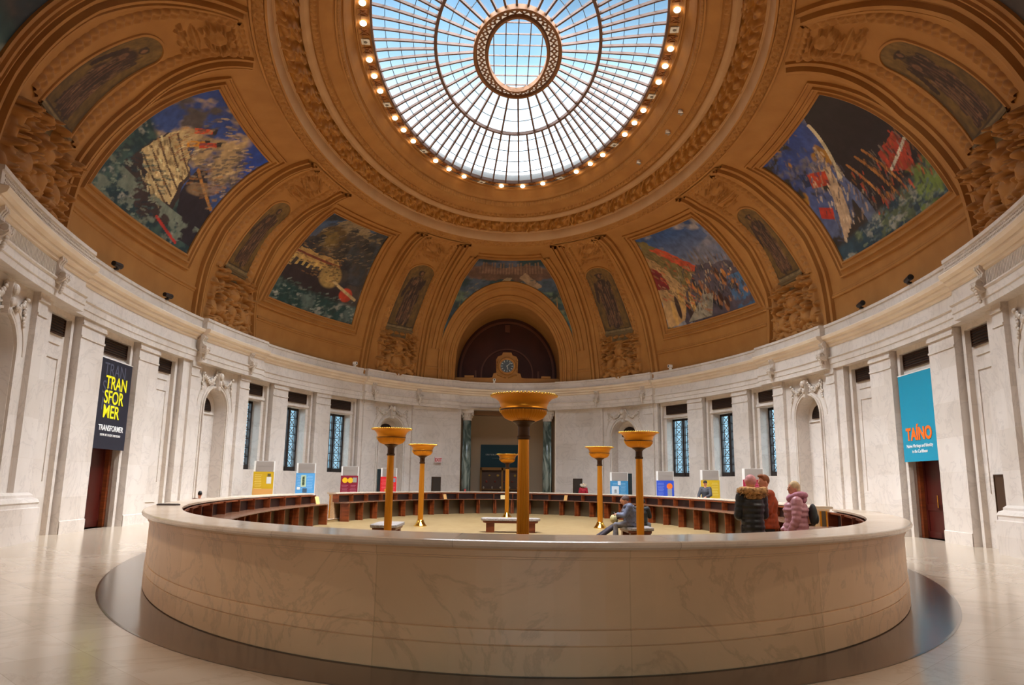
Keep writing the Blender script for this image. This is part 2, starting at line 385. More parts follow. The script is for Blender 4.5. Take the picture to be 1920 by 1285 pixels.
# entrance surround at the far end
TE = 13.4
mb = MB()
tl, tr_ = -TE + 0.4, TE + 0.5
face(mb, -14.0 + .1, tl, 0, 0, HW); face(mb, tr_, 14.1, 0, 0, HW)
jamb(mb, tl, 0, -0.6, 0, HW); jamb(mb, tr_, 0, -0.6, 0, HW)
mb.build('wall_far', M_WALL, kind='structure')
VY = 27.2
mb = MB()
xl, xr = E(tl).x, E(tr_).x
for (p, q) in (((xl, 23.3), (-4.2, 23.8)), ((-4.2, 23.8), (-4.2, VY)), ((-4.2, VY), (4.2, VY)), ((4.2, VY), (4.2, 23.8)), ((4.2, 23.8), (xr, 23.3))):
    mb.grid([[Vector((p[0], p[1], 0)), Vector((p[0], p[1], 7))], [Vector((q[0], q[1], 0)), Vector((q[0], q[1], 7))]], [[(0, 0), (0, 7)], [(5, 0), (5, 7)]])
mb.add([(-4.2, 22.8, 6.5), (4.2, 22.8, 6.5), (4.2, VY, 6.5), (-4.2, VY, 6.5)], [(0, 1, 2, 3)])
mb.build('wall_vestibule', mat('beige_wall', S(196, 172, 142), 0.7), kind='structure')
# near entrance passage the photographer stands in
mb = MB()
tn = 166.0 + 0.008 * 166
PL, PR = E(-(166 - 0.008 * 166)), E(166 + .008 * 166)
for x0, y0, x1, y1 in ((PL.x, PL.y, PL.x, -31), (PR.x, -31, PR.x, PR.y)):
    mb.add([(x0, y0, 0), (x1, y1, 0), (x1, y1, 6.4), (x0, y0, 6.4)], [(0, 1, 2, 3)])
mb.add([(PL.x, -31, 2.1), (PR.x, -31, 2.1), (PR.x, -31, 6.4), (PL.x, -31, 6.4)], [(0, 1, 2, 3)])  # unseen end wall left open below, gap sized to let fill light in
mb.add([(PL.x, -22.4, 6.4), (PR.x, -22.4, 6.4), (PR.x, -31, 6.4), (PL.x, -31, 6.4)], [(0, 1, 2, 3)])
mb.build('wall_near', M_WALL, kind='structure')

# pilaster capitals / bases and bay frames (mouldings), one trim object per side
for side, nm in ((-1, 'left'), (1, 'right')):
    mb = MB()
    for (a0, a1, off, kind) in SEG:
        lo, hi = sorted((sgn_t(a0, side), sgn_t(a1, side)))
        if kind == 'pil':
            for z0, z1, o in ((6.18, 6.26, .05), (6.26, 6.40, .03), (5.80, 5.86, .03)):
                esweep(mb, [(off, z0), (off + o, z0), (off + o, z1), (off, z1)], lo - .02, hi + .02, caps=True)
            esweep(mb, [(off, .38), (off + .03, .36), (off + .03, 0)], lo, hi, caps=True)
        elif kind in ('win', 'door', 'blind'):
            # thin frame strip down both sides of the bay
            for t in (lo + .25, hi - .65):
                esweep(mb, [(off, 0), (off + .16, 0), (off + .16, 6.35), (off, 6.35)], t, t + .4, caps=True)
            esweep(mb, [(off, 6.22), (off + .16, 6.22), (off + .16, 6.4), (off, 6.4)], lo + .25, hi - .25, caps=True)
            if kind == 'blind':
                m_ = .3; e0, e1 = lo + 1.3, hi - 1.3
                for z0, z1 in ((0.75, 0.78), (5.42, 5.46), (5.0, 5.03)):
                    esweep(mb, [(off, z0), (off + .035, z0), (off + .035, z1), (off, z1)], e0, e1, caps=True)
                for t in (e0, e1 - .08):
                    esweep(mb, [(off, 1.5), (off + .03, 1.5), (off + .03, 5.0), (off, 5.0)], t, t + .08, caps=True)
            else:
                esweep(mb, [(off, 5.50), (off + .05, 5.50), (off + .05, 5.62), (off, 5.62)], lo + .66, hi - .66, caps=True)
        elif kind == 'plain' and a0 < 20:
            for z0, z1, o in ((5.72, 5.78, .03), (6.2, 6.4, .05)):
                esweep(mb, [(off, z0), (off + o, z0), (off + o, z1), (off, z1)], lo, hi)
    for (c, off, sd, lo, hi) in NICHES:
        if sd != side: continue
        mper = abs(arc(c + .5) - arc(c - .5))
        # archivolt
        for r0, hh, w in ((0.94, .07, .07), (1.10, .035, .05), (1.42, .02, .05)):
            P = []
            for i in range(25):
                th = pi * i / 24
                row = []
                for rr, o in ((r0, off), (r0, off + hh), (r0 + w, off + hh), (r0 + w, off)):
                    row.append(E(c + rr * math.cos(th) / mper, o, 4.62 + rr * math.sin(th)))
                P.append(row)
            mb.grid(P)
        for s_ in (-1, 1):
            for r0, hh, w, zb in ((0.94, .07, .07, 0.4), (1.10, .035, .05, .4)):
                t_ = c + s_ * r0 / mper; u_ = c + s_ * (r0 + w) / mper
                esweep(mb, [(off, zb), (off + hh, zb), (off + hh, 4.62), (off, 4.62)], min(t_, u_), max(t_, u_), caps=True)
        esweep(mb, [(off - .55, 4.45), (off - .49, 4.45), (off - .49, 4.52), (off - .55, 4.52)], c - .8 / mper, c + .8 / mper, caps=True)
        if abs(c) > 105:
            a0, a1 = sorted((sgn_t(107.2, side), sgn_t(120.4, side)))
            esweep(mb, [(-.1, 0), (.50, 0), (.50, .84), (.44, .86), (.44, .94), (.47, .98), (.42, 1.06), (.30, 1.10), (.30, 1.16), (.20, 1.22), (-.1, 1.22)], a0, a1, caps=True)
    mb.build('trim_2' if side < 0 else 'trim_3', M_WALL, kind='structure')

# ------------------------------------------------------------------ entablature
def off_at(tau):   # projection of the entablature
    return 0.22 if (14.4 < tau < 41.0 or 66.6 < tau < 80.4 or 103.0 < tau < 120.0) else 0.0
mbA, mbC = MB(), MB()
zones = [(0, 14.4), (14.4, 41), (41, 66.6), (66.6, 80.4), (80.4, 103.0), (103.0, 120), (120, 180)]
def ent_prof(o): return [(-.45, 6.4), (.10 + o, 6.4), (.10 + o, 6.58), (.13 + o, 6.60), (.13 + o, 6.80), (.18 + o, 6.84), (.18 + o, 6.88), (.08 + o, 6.90), (.08 + o, 7.30), (-.3, 7.30)]
def cor_prof(o): return [(-.3, 7.30), (.08 + o, 7.30), (.14 + o, 7.34), (.16 + o, 7.42), (.26 + o, 7.48), (.28 + o, 7.56), (.38 + o, 7.62), (.42 + o, 7.72), (.40 + o, 7.76), (-.3, 7.76)]
def att_prof(o): return [(-.3, 7.76), (.40 + o, 7.76), (.24 + o, 7.78), (.24 + o, 8.10), (.28 + o, 8.12), (.28 + o, 8.22), (-.45, 8.22)]
for side in (-1, 1):
    for z0, z1 in zones:
        o = off_at((z0 + z1) / 2); a0, a1 = sgn_t(z0, side), sgn_t(z1, side)
        if a0 > a1: a0, a1 = a1, a0
        esweep(mbA, ent_prof(o), a0, a1, caps=True); esweep(mbC, cor_prof(o), a0, a1, caps=True); esweep(mbA, att_prof(o), a0, a1, caps=True)
mbA.build('trim_4', M_WALL, kind='structure'); mbC.build('trim_5', M_CREAM, kind='structure')
# soffit under architrave at the entrance + fluting over the near niches
mb = MB()
for side in (-1, 1):
    k = 0
    for i in range(46):
        t = sgn_t(107.3 + i * 0.22, side); p = E(t, .32, 7.08); mb.box(p, (.045, .04, .38), Matrix.Rotation(rzat(t), 3, 'Z'))
    for i in range(70):
        t = sgn_t(103.2 + i * 0.235, side); 
        for j in range(3):
            q = E(t + (.1 if j % 2 else 0), .47, 7.86 + j * .09); mb.box(q, (.05, .02, .04), Matrix.Rotation(rzat(t), 3, 'Z'))
mb.build('trim_6', M_WALL, kind='structure')
mb = MB()
ts = trange(-14, 14.2); mb.grid([[E(t, .12, 6.5) for t in ts], [E(t, -.6, 6.5) for t in ts]])
mb.grid([[E(t, -.6, 6.42) for t in ts], [E(t, -.6, 6.6) for t in ts]])
mb.build('trim_7', M_WALL, kind='structure')

# ------------------------------------------------------------------ dome
D0, D1 = (13.5, 23.2, 7.9), (8.93, 15.39, 15.28)
def Dpt(t, ph, off=0.0):
    """point of the vault at parameter t and profile angle ph (0..90), moved into the hall by off"""
    r = rad(t); p = rad(ph); k = 1 - math.cos(p)
    a = D0[0] + (D1[0] - D0[0]) * k; b = D0[1] + (D1[1] - D0[1]) * k; z = D0[2] + (D1[2] - D0[2]) * math.sin(p)
    P = Vector((a * math.sin(r), b * math.cos(r), z))
    if off:
        dt = Vector((a * math.cos(r), -b * math.sin(r), 0))
        dp = Vector(((D1[0] - D0[0]) * math.sin(p) * math.sin(r), (D1[1] - D0[1]) * math.sin(p) * math.cos(r), (D1[2] - D0[2]) * math.cos(p)))
        N = dt.cross(dp)
        if N.length < 1e-6: N = Vector((0, 0, -1))
        N.normalize()
        if N.dot(Vector((-P.x, -P.y, 2 - P.z))) < 0: N = -N
        P = P + N * off
    return P
AX, AZ, AH, AHO, AXO = 3.5, 9.2, 4.0, 4.85, 4.6     # arch of the far lunette
def arch_in(P, x=AX, h=AH): return (P.z < AZ and abs(P.x) < x) or ((P.x / x) ** 2 + ((P.z - AZ) / h) ** 2 < 1)
def ph_start(t):
    if abs(t) > 40: return 0.0
    lo = 0.0
    if not arch_in(Dpt(t, 12.0)): 
        # may still be in
        pass
    last = 0.0
    for i in range(0, 901):
        p = i * 0.1
        if arch_in(Dpt(t, p)): last = p + .1
    return last
te = None
for i in range(400):
    t = i * 0.05
    if ph_start(t) == 0.0: te = t; break
mb = MB()
ts = [-te + 2 * te * i / 60 for i in range(61)]
ts[0] = -te + .001; ts[-1] = te - .001
mb.grid([[Dpt(t, s0 + (90 - s0) * j / 40) for j in range(41)] for t, s0 in ((t, ph_start(t)) for t in ts)])
ts = trange(te, 360 - te, 1.5); mb.grid([[Dpt(t, 90 * j / 44) for j in range(45)] for t in ts])
mb.build('ceiling', M_PLAS, smooth=True, kind='structure')
# barrel vault of the lunette, lunette wall
def arch_path(x, h, nn=40, jz=8.2):
    pts = [(-x, jz), (-x, (jz + AZ) / 2)] + [(-x * math.cos(pi * i / nn), AZ + h * math.sin(pi * i / nn)) for i in range(nn + 1)] + [(x, (jz + AZ) / 2), (x, jz)]
    return pts
def dome_y(x, z):
    s_ = min(max((z - D0[2]) / (D1[2] - D0[2]), 0), 1); k = 1 - math.sqrt(max(0, 1 - s_ * s_))
    a = D0[0] + (D1[0] - D0[0]) * k; b = D0[1] + (D1[1] - D0[1]) * k
    return b * math.sqrt(max(0, 1 - (x / a) ** 2))
YL = 25.6
mb = MB(); pth = arch_path(AX, AH)
mb.grid([[Vector((x, dome_y(x, z) - .05 + (YL - dome_y(x, z) + .05) * j / 6, z)) for j in range(7)] for x, z in pth])
mb.build('ceiling_vault', M_PLAS, smooth=True, kind='structure')
mb = MB(); mb.add([(x * 1.05, YL, z) for x, z in pth], [tuple(range(len(pth)))])
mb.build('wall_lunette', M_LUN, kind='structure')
def arch_band(mb, x, h, prof, yoff=0.0, ycon=None, nn=48):
    """mouldings round an arch: prof = [(grow, out)]"""
    P = []
    for i, _ in enumerate(arch_path(x, h, nn)):
        row = []
        for g, o in prof:
            X, Z = arch_path(x + g, h + g, nn)[i]; y = (dome_y(X, Z) if ycon is None else ycon) - o; row.append(Vector((X, y, Z - o * .3 if ycon is None else Z)))
        P.append(row)
    mb.grid(P)
mb = MB()
arch_band(mb, 3.2, 3.6, [(0, 0), (0, .12), (.15, .12), (.15, 0)], ycon=YL)
arch_band(mb, 1.75, 1.7, [(0, 0), (0, .08), (.1, .08), (.1, 0)], ycon=YL)
for x in (-2.2, 2.2, 0): mb.box((x, YL - .05, 8.8), (.12, .1, 1.2))
mb.box((0, YL - .15, 12.4), (.35, .3, .5))
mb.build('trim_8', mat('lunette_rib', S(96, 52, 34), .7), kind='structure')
mb = MB()
arch_band(mb, AX, AH, [(0, 0), (-.03, .10), (.10, .16), (.16, .08), (.24, .08), (.28, .16), (.36, .18), (.42, .06), (.62, .06), (.66, .12), (.74, .14), (.80, .05), (.88, .05), (.92, .12), (1.02, .12), (1.06, .02)])
mb.build('trim_9', M_PLAS, smooth=False, kind='structure')

def lerp_tab(tab, x):
    if x <= tab[0][0]: return tab[0][1]
    for (x0, y0), (x1, y1) in zip(tab, tab[1:]):
        if x <= x1: return y0 + (y1 - y0) * (x - x0) / (x1 - x0)
    return tab[-1][1]
def dstrip(mb, path, prof, closed=False):
    """sweep profile [(lateral m, height m)] along a path of (t, ph) on the vault"""
    n_ = len(path); Q = [Dpt(t, p) for t, p in path]
    Ns = []
    for t, p in path:
        Ns.append((Dpt(t, p, 0.1) - Dpt(t, p)).normalized())
    P = []
    for i in range(n_):
        if closed: a, b = Q[(i - 1) % n_], Q[(i + 1) % n_]
        else: a, b = Q[max(i - 1, 0)], Q[min(i + 1, n_ - 1)]
        d0 = (Q[i] - a); d1 = (b - Q[i])
        if d0.length < 1e-6: d0 = d1
        if d1.length < 1e-6: d1 = d0
        d0 = d0.normalized(); d1 = d1.normalized(); N = Ns[i]
        b0 = N.cross(d0).normalized(); b1 = N.cross(d1).normalized(); bb = (b0 + b1)
        bb.normalize(); k = 1 / max(0.5, bb.dot(b0)); bb = bb * k
        P.append([Q[i] + bb * x + N * h for x, h in prof])
    if closed: P.append(P[0])
    mb.grid(P)
def seg(p, q, k): return [(p[0] + (q[0] - p[0]) * i / k, p[1] + (q[1] - p[1]) * i / k) for i in range(k)]
def quad_path(bl, br, tr, tl, k=24):
    return seg(bl, br, k) + seg(br, tr, k) + seg(tr, tl, k) + seg(tl, bl, k)
# mural quads (t,ph) per side: bottom-near-far etc, tau values
MUR = {1: ((44.6, 21.3), (66.1, 20.8), (59.65, 71.2), (41.9, 74.6)),
       2: ((84.5, 20.3), (104.1, 18.9), (99.6, 70.6), (80.6, 69.9)),
       3: ((122.3, 19.5), (143.8, 21), (138.3, 74), (120.8, 70.5))}
FR = [(-.02, 0), (-.02, .10), (.05, .13), (.08, .06), (.20, .06), (.22, .14), (.29, .16), (.31, .06), (.46, .05), (.48, .13), (.54, .12), (.56, .0)]
def flipside(q, side):
    out = [(sgn_t(t, side), p) for t, p in q]
    return out if side > 0 else [out[1], out[0], out[3], out[2]]
# orientation: seen from inside, with t increasing to the right
mbF = MB()
def outward_sign(path):
    Q = [Dpt(t, p) for t, p in path]; c = sum(Q, Vector()) / len(Q); N = (Dpt(*path[3], .1) - Dpt(*path[3])).normalized()
    d = (Q[4] - Q[2]).normalized(); return 1 if N.cross(d).dot(Q[3] - c) > 0 else -1
FRAMED = {}
for side in (-1, 1):
    for k, q in MUR.items():
        p = quad_path(*flipside(q, side)); s_ = outward_sign(p); FRAMED[(side, k)] = p
        dstrip(mbF, p, [(x * s_, h) for x, h in FR], closed=True)
# outer guide mouldings following the frames (second line)
# central mural edges (above the arch)
M0S = [(18, 19.8), (22.6, 19.5), (30, 18.9), (40.7, 17.3), (58, 14.85), (75.8, 10.75)]   # side edge of the central mural: (ph, t)
M0I = [(t, p) for p, t in reversed(M0S)]
M0T, M0P0, M0P1 = (10.75, 19.55), 22.4, 75.8
for s_ in (-1, 1):
    pa = [(s_ * lerp_tab(M0S, 18 + (75.8 - 18) * i / 24), 18 + (75.8 - 18) * i / 24) for i in range(25)]
    dstrip(mbF, pa, [(-s_ * x, h) for x, h in FR])
pa = [(-10.75 - .9 + (21.5 + 1.8) * i / 20, 75.8) for i in range(21)]; dstrip(mbF, pa, [(x, h) for x, h in FR])
mbF.build('trim_10', M_PLAS, kind='structure')

# niche zones: slabs rising between the murals, with leaf bands
ZN = {1: ([(0, 24.9), (15, 24.4), (31, 23.6), (53, 21.2), (78, 17.6), (90, 16.4)], [(0, 40.6), (13, 40.0), (31, 39.0), (53, 36.6), (78, 34.1), (90, 32.5)]),
      2: ([(0, 68.0), (14, 69.0), (22, 69.3), (42, 68.0), (61, 65.2), (75, 62.6), (90, 61.6)], [(0, 80.2), (20, 80.3), (35, 79.6), (57, 77.0), (84, 75.2), (90, 75)]),
      3: ([(0, 106.4), (20, 106.5), (43, 104.4), (88, 104.4), (90, 104.4)], [(0, 119.5), (20, 119.4), (45, 118.4), (75, 115.5), (90, 114.6)])}
RIB = [(-.34, 0), (-.32, .15), (-.20, .18), (-.17, .08), (-.04, .08), (-.02, .26), (.10, .28), (.13, .10), (.22, .10), (.24, .18), (.34, .17), (.36, .0)]
mbS, mbR, mbL = MB(), MB(), MB()
def leaf_band(mb, path, w=0.36, h=0.17, unit=0.30):
    """carved leaf band along a path"""
    Q = [Dpt(t, p) for t, p in path]; L = [0]
    for a, b in zip(Q, Q[1:]): L.append(L[-1] + (b - a).length)
    n_ = int(L[-1] / unit * 8); P = []
    for i in range(n_ + 1):
        s_ = L[-1] * i / n_; t = float(np.interp(s_, L, [q[0] for q in path])); p = float(np.interp(s_, L, [q[1] for q in path]))
        s2 = min(s_ + .02, L[-1]); t2 = float(np.interp(s2, L, [q[0] for q in path])); p2 = float(np.interp(s2, L, [q[1] for q in path]))
        c = Dpt(t, p); N = (Dpt(t, p, .1) - c).normalized(); d = Dpt(t2, p2) - c
        if d.length < 1e-6: d = c - Dpt(float(np.interp(s_ - .02, L, [q[0] for q in path])), float(np.interp(s_ - .02, L, [q[1] for q in path])))
        d.normalize(); bb = N.cross(d); ph = (s_ / unit) % 1; row = []
        for j in range(11):
            v = -1 + 2 * j / 10; lobe = abs(math.sin(pi * (ph + abs(v) * .45))) ** .7
            hh = h * (0.15 + .85 * lobe * max(0, 1 - abs(abs(v) - .45) * 1.7)) if 0 < j < 10 else -.01
            row.append(c + bb * (v * w / 2 * (1 + .18 * lobe)) + N * (hh + .05))
        P.append(row)
    mb.grid(P)
for side in (-1, 1):
    for k, (ta, tb) in ZN.items():
        ph = [90 * i / 40 for i in range(41)]
        ea = [(sgn_t(lerp_tab(ta, p), side), p) for p in ph]; eb = [(sgn_t(lerp_tab(tb, p), side), p) for p in ph]
        P = []
        for (t0, p), (t1, _) in zip(ea, eb):
            P.append([Dpt(t0 + (t1 - t0) * j / 12, min(p, 89), .06) for j in range(13)])
        mbS.grid(P)
        for ed in (ea, eb):
            dstrip(mbR, [q for q in ed if q[1] < 88], RIB)
        # leaf bands inside the ribs
        for w0, w1 in ((.20, .80), (.80, .20)):
            pa = [(a[0] + (b[0] - a[0]) * w0, a[1]) for a, b in zip(ea, eb) if 22 < a[1] < 86]
            leaf_band(mbL, pa)
        pa = [(ea[-3][0] + (eb[-3][0] - ea[-3][0]) * (.2 + .6 * i / 8), 85.5) for i in range(9)]; leaf_band(mbL, pa)
        # base block
mbS.build('ceiling_niche_strips', M_PLAS, smooth=True, kind='structure')
mbR.build('trim_11', M_PLAS, kind='structure'); mbL.build('trim_12', M_PLAS, smooth=True, kind='structure')
# plain low band topped by a moulding between the niche zones
mb = MB()
for side in (-1, 1):
    for a0, a1 in ((41.3, 67.4), (80.9, 105.8), (120.2, 166)):
        pa = [(sgn_t(a0 + (a1 - a0) * i / 30, side), 11.6) for i in range(31)]
        dstrip(mb, pa, [(-.10, 0), (-.08, .06), (0, .08), (.04, .03), (.10, .03), (.12, 0)])
    pa = [(sgn_t(15.6 + (24.4 - 15.6) * i / 8, side), 8.0) for i in range(9)]; dstrip(mb, pa, [(-.10, 0), (-.08, .06), (0, .08), (.12, 0)])
mb.build('trim_13', M_PLAS, kind='structure')

# ------------------------------------------------------------------ upper rings
def rsweep(name, pts, m, t0=0, t1=360, step=2.0, smooth=False):
    mb = MB(); P = [[Vector((a * math.sin(rad(t)), b * math.cos(rad(t)), z)) for a, b, z in pts] for t in trange(t0, t1, step)]
    mb.grid(P); return mb.build(name, m, smooth=smooth, kind='structure')
def ringb(a):  # b that belongs to a on the upper mouldings
    return 11.08 + (a - 5.33) * (15.39 - 11.08) / (8.93 - 5.33)
def RP(*az): return [(a, ringb(a), z) for a, z in az]
rsweep('trim_14', RP((8.98, 15.34), (8.90, 15.20), (8.84, 15.22), (8.82, 15.30), (8.50, 15.36), (8.47, 15.30), (8.40, 15.32)), M_PLAS)
rsweep('trim_15', RP((8.40, 15.32), (8.36, 15.50), (8.30, 15.78), (8.22, 15.84)), M_PLASL)
rsweep('ceiling_frieze_ground', RP((8.26, 15.80), (8.22, 15.98), (8.1, 16.10), (7.70, 16.30), (7.50, 16.30)), M_GILT)
rsweep('trim_16', RP((7.56, 16.26), (7.54, 16.14), (7.40, 16.12), (7.30, 16.20), (7.26, 16.26)), M_PLASL)
rsweep('trim_17', RP((7.26, 16.26), (7.24, 16.34), (7.02, 16.40), (6.96, 16.36), (6.90, 16.42)), M_PLAS)
rsweep('ceiling_cove', RP((6.90, 16.42), (6.80, 16.50), (6.64, 16.56), (6.50, 16.60)), M_PLAS, smooth=True)
rsweep('trim_18', RP((6.50, 16.60), (6.48, 16.52), (6.42, 16.54), (6.34, 16.72), (6.26, 16.80), (6.22, 16.76), (6.16, 16.86)), M_PLAS)
rsweep('ceiling_upper_cove', RP((6.16, 16.86), (6.08, 17.05), (6.0, 17.22), (5.92, 17.30), (5.90, 17.24), (5.86, 17.26)), M_PLAS, smooth=False)
rsweep('trim_19', RP((5.86, 17.26), (5.84, 17.34), (5.42, 17.42), (5.38, 17.36), (5.34, 17.38), (5.34, 17.52)), M_PLAS)
rsweep('light_block_roof', [(16.2, 30.2, 8.3), (16.0, 29.2, 14.2), (11.5, 21.5, 17.0), (9.0, 15.6, 17.4), (5.75, 11.5, 18.0), (5.70, 11.45, 17.3)], mat('light_block_grey', S(120, 120, 118), .8), step=4)  # unseen shell put in to stop sky light leaking past the ceiling rings
# carved interlace and leaf scroll friezes
def frieze(name, a0, z0, a1, z1, unit, nu, nv, amp, hf, m, down):
    b0 = ringb(a0); per = 2 * (arc(90, a0, b0)) - 2 * arc(-90, a0, b0) if False else (arc(180, a0, b0) - arc(-180, a0, b0)); nun = round(per / unit); N = nun * nu
    s0 = arc(-180, a0, b0); tt = [arc_inv(s0 + per * i / N, a0, b0) for i in range(N + 1)]; mb = MB(); P = []
    for i, t in enumerate(tt):
        u = (i / nu) % 1; r = rad(t); row = []
        for j in range(nv + 1):
            v = j / nv; a = a0 + (a1 - a0) * v; b = ringb(a); z = z0 + (z1 - z0) * v; h = hf(u, v) * amp
            p = Vector((a * math.sin(r), b * math.cos(r), z)); inn = Vector((-math.sin(r), -math.cos(r), 0)) * down[0] + Vector((0, 0, -1)) * down[1]
            row.append(p + inn * h)
        P.append(row)
    mb.grid(P); return mb.build(name, m, smooth=True, kind='structure')
def gs(x, y, cx, cy, rx, ry, rot=0.0):
    dx, dy = x - cx, y - cy; c, s_ = math.cos(rot), math.sin(rot); X = (dx * c + dy * s_) / rx; Y = (-dx * s_ + dy * c) / ry
    q = X * X + Y * Y; return math.sqrt(1 - q) if q < 1 else 0.0
def h_leaf(u, v):
    h = 0.0
    for du in (-1, 0, 1):
        x = u + du
        d = x - (0.22 + .55 * v - .25 * math.sin(pi * v)); h = max(h, 1.0 * math.exp(-(d / .07) ** 2) * (0.4 + .6 * math.sin(pi * min(1, v * 1.02))))
        h = max(h, gs(x, v, .55, .30, .20, .20) * .8, gs(x, v, .30, .62, .12, .16) * .7, gs(x, v, .85, .70, .20, .12, .5) * .85, gs(x, v, .62, .64, .07, .09) * .8, gs(x, v, .98, .25, .08, .14) * .8)
    h *= 1 - .3 * abs(math.sin(u * 19 + v * 9))
    return h
def h_inter(u, v):
    h = 0.0
    for du in (-1, 0, 1):
        x = u + du
        q = math.hypot((x - .5) / .34, (v - .5) / .36); h = max(h, math.exp(-((q - 1) / .28) ** 2)); h = max(h, gs(x, v, .5, .5, .14, .16), gs(x, v, 0, .5, .10, .22), gs(x, v, 0, .1, .12, .12) * .7, gs(x, v, 0, .9, .12, .12) * .7)
    return h
frieze('trim_20', 8.30, 15.92, 7.52, 16.34, 1.45, 40, 20, .52, h_leaf, M_GILT, (.45, .85))
frieze('trim_21', 8.83, 15.27, 8.50, 15.35, .42, 12, 10, .12, h_inter, M_PLAS, (.3, .95))
def h_egg(u, v): return max(gs(u, v, .5, .5, .36, .5), 0) + .0
frieze('trim_22', 7.22, 16.32, 7.03, 16.39, .26, 6, 5, .11, h_egg, M_PLAS, (.5, .85))
frieze('trim_23', 6.40, 16.55, 6.30, 16.74, .16, 5, 4, .06, h_egg, M_PLAS, (.6, .7))

# ------------------------------------------------------------------ skylight
sky = empty('skylight', (0, 0, 17.38), label='oval glass skylight with radiating gilt bars in the centre of the domed ceiling', cat='skylight', kind='structure')
def SP(a, b, t, z): r = rad(t); return Vector((a * math.sin(r), b * math.cos(r), z - 17.38))
GZ = lambda k: 17.42 + (17.96 - 17.42) * k      # glass height from rim (0) to inner ring (1)
def Gp(t0, t1, k):   # point between rim and inner ring along a radial bar
    a0, b0 = 5.36, 11.1; a1, b1 = 1.66, 3.05; p = SP(a0, b0, t0, 0) * (1 - k) + SP(a1, b1, t1, 0) * k; p.z = 17.42 + .62 * (k ** .8) - 17.38; return p
NB = 38
per0 = arc(180, 5.36, 11.1) - arc(-180, 5.36, 11.1); per1 = arc(180, 1.66, 3.05) - arc(-180, 1.66, 3.05)
ang0 = [arc_inv(arc(-180, 5.36, 11.1) + per0 * (i + .5) / (2 * NB), 5.36, 11.1) for i in range(2 * NB)]
ang1 = [arc_inv(arc(-180, 1.66, 3.05) + per1 * (i + .5) / (2 * NB), 1.66, 3.05) for i in range(2 * NB)]
KM = 0.60
M_BAR = mat('painted_bar', S(96, 68, 54), 0.65)
for i in range(2 * NB):
    mb = MB(); k1 = 1.0 if i % 2 == 0 else KM
    pts = [Gp(ang0[i], ang1[i], k1 * j / 6) for j in range(7)]
    for p, q in zip(pts, pts[1:]): mb.bar(p, q, .075, .10)
    mb.build('radial_bar', M_BAR, sky)
def oring(name, a, b, z, w, h, m, parent=sky):
    mb = MB(); prof = [(-w / 2, -h / 2), (w / 2, -h / 2), (w / 2, h / 2), (-w / 2, h / 2), (-w / 2, -h / 2)]
    mb.grid([[SP(a + x, b + x, t, z + y) for x, y in prof] for t in range(0, 361, 3)]); return mb.build(name, m, parent)
oring('outer_frame', 5.36, 11.1, 17.42, .08, .16, M_BAR)
mb = MB()
def Gk(t, k):
    a0 = Gp(t, t, k); return a0
mids = []
oz = 17.42 + .62 * KM ** .8
oring('middle_ring', 5.36 + (1.66 - 5.36) * KM, 11.1 + (3.05 - 11.1) * KM, oz - .02, .12, .14, M_BAR)
for k in (.12, .25, .38, .50, .72, .84):
    mbk = oring('glazing_bar', 5.36 + (1.66 - 5.36) * k, 11.1 + (3.05 - 11.1) * k, 17.42 + .62 * k ** .8 + .06, .02, .03, M_IRON)
M_RBR = mat('ring_brown', S(122, 76, 32), .6)
oring('inner_ring_outer_edge', 1.66, 3.05, 17.96, .12, .2, M_RBR); oring('inner_ring_inner_edge', 1.18, 2.56, 17.96, .10, .2, M_RBR)
mb = MB(); mb.grid([[SP(1.15, 2.53, t, 18.03), SP(1.70, 3.09, t, 18.03)] for t in range(0, 361, 3)]); mb.build('inner_ring_plate', M_RBR, sky)
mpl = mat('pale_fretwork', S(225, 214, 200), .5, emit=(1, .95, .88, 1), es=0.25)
for i in range(NB):
    s_ = arc_inv(arc(-180, 1.42, 2.8) + (arc(180, 1.42, 2.8) - arc(-180, 1.42, 2.8)) * (i + .5) / NB, 1.42, 2.8)
    mb = MB(); c = SP(1.42, 2.8, s_, 17.98); R = Matrix.Rotation(rzat(s_, 1.42, 2.8), 3, 'Z')
    for sx_, sy_ in ((-1, -1), (1, -1), (-1, 1), (1, 1)):
        mb.add([c + R @ Vector((sx_ * .17, sy_ * .15, 0)), c + R @ Vector((sx_ * .03, sy_ * .15, 0)), c + R @ Vector((sx_ * .17, sy_ * .03, 0))], [(0, 1, 2)])
    mb.ell(c, (.05, .05, .03), nu=8, nv=4)
    mb.build('fretwork_light', mpl, sky)
mb = MB()
P = [[Gp(t, t, k / 8) + Vector((0, 0, .09)) for k in range(9)] for t in range(0, 361, 4)]; mb.grid(P)
mb.grid([[SP(1.16 * k / 4, 2.54 * k / 4, t, 18.12) for k in range(5)] for t in range(0, 361, 6)])
mb.build('glass', M_GLASS, sky)
mb = MB()
for i in range(-2, 3):
    x = i * .46 + 0.0; y = 2.5 * math.sqrt(max(0, 1 - (x / 1.18) ** 2)); mb.bar(SP(0, 0, 0, 18.1) + Vector((x, -y, 0)), SP(0, 0, 0, 18.1) + Vector((x, y, 0)), .035, .05)
for i in range(-3, 4):
    y = i * .72 + .2; x = 1.18 * math.sqrt(max(0, 1 - (y / 2.54) ** 2)); mb.bar(SP(0, 0, 0, 18.1) + Vector((-x, y, 0)), SP(0, 0, 0, 18.1) + Vector((x, y, 0)), .035, .05)
mb.build('lattice', M_BAR, sky)
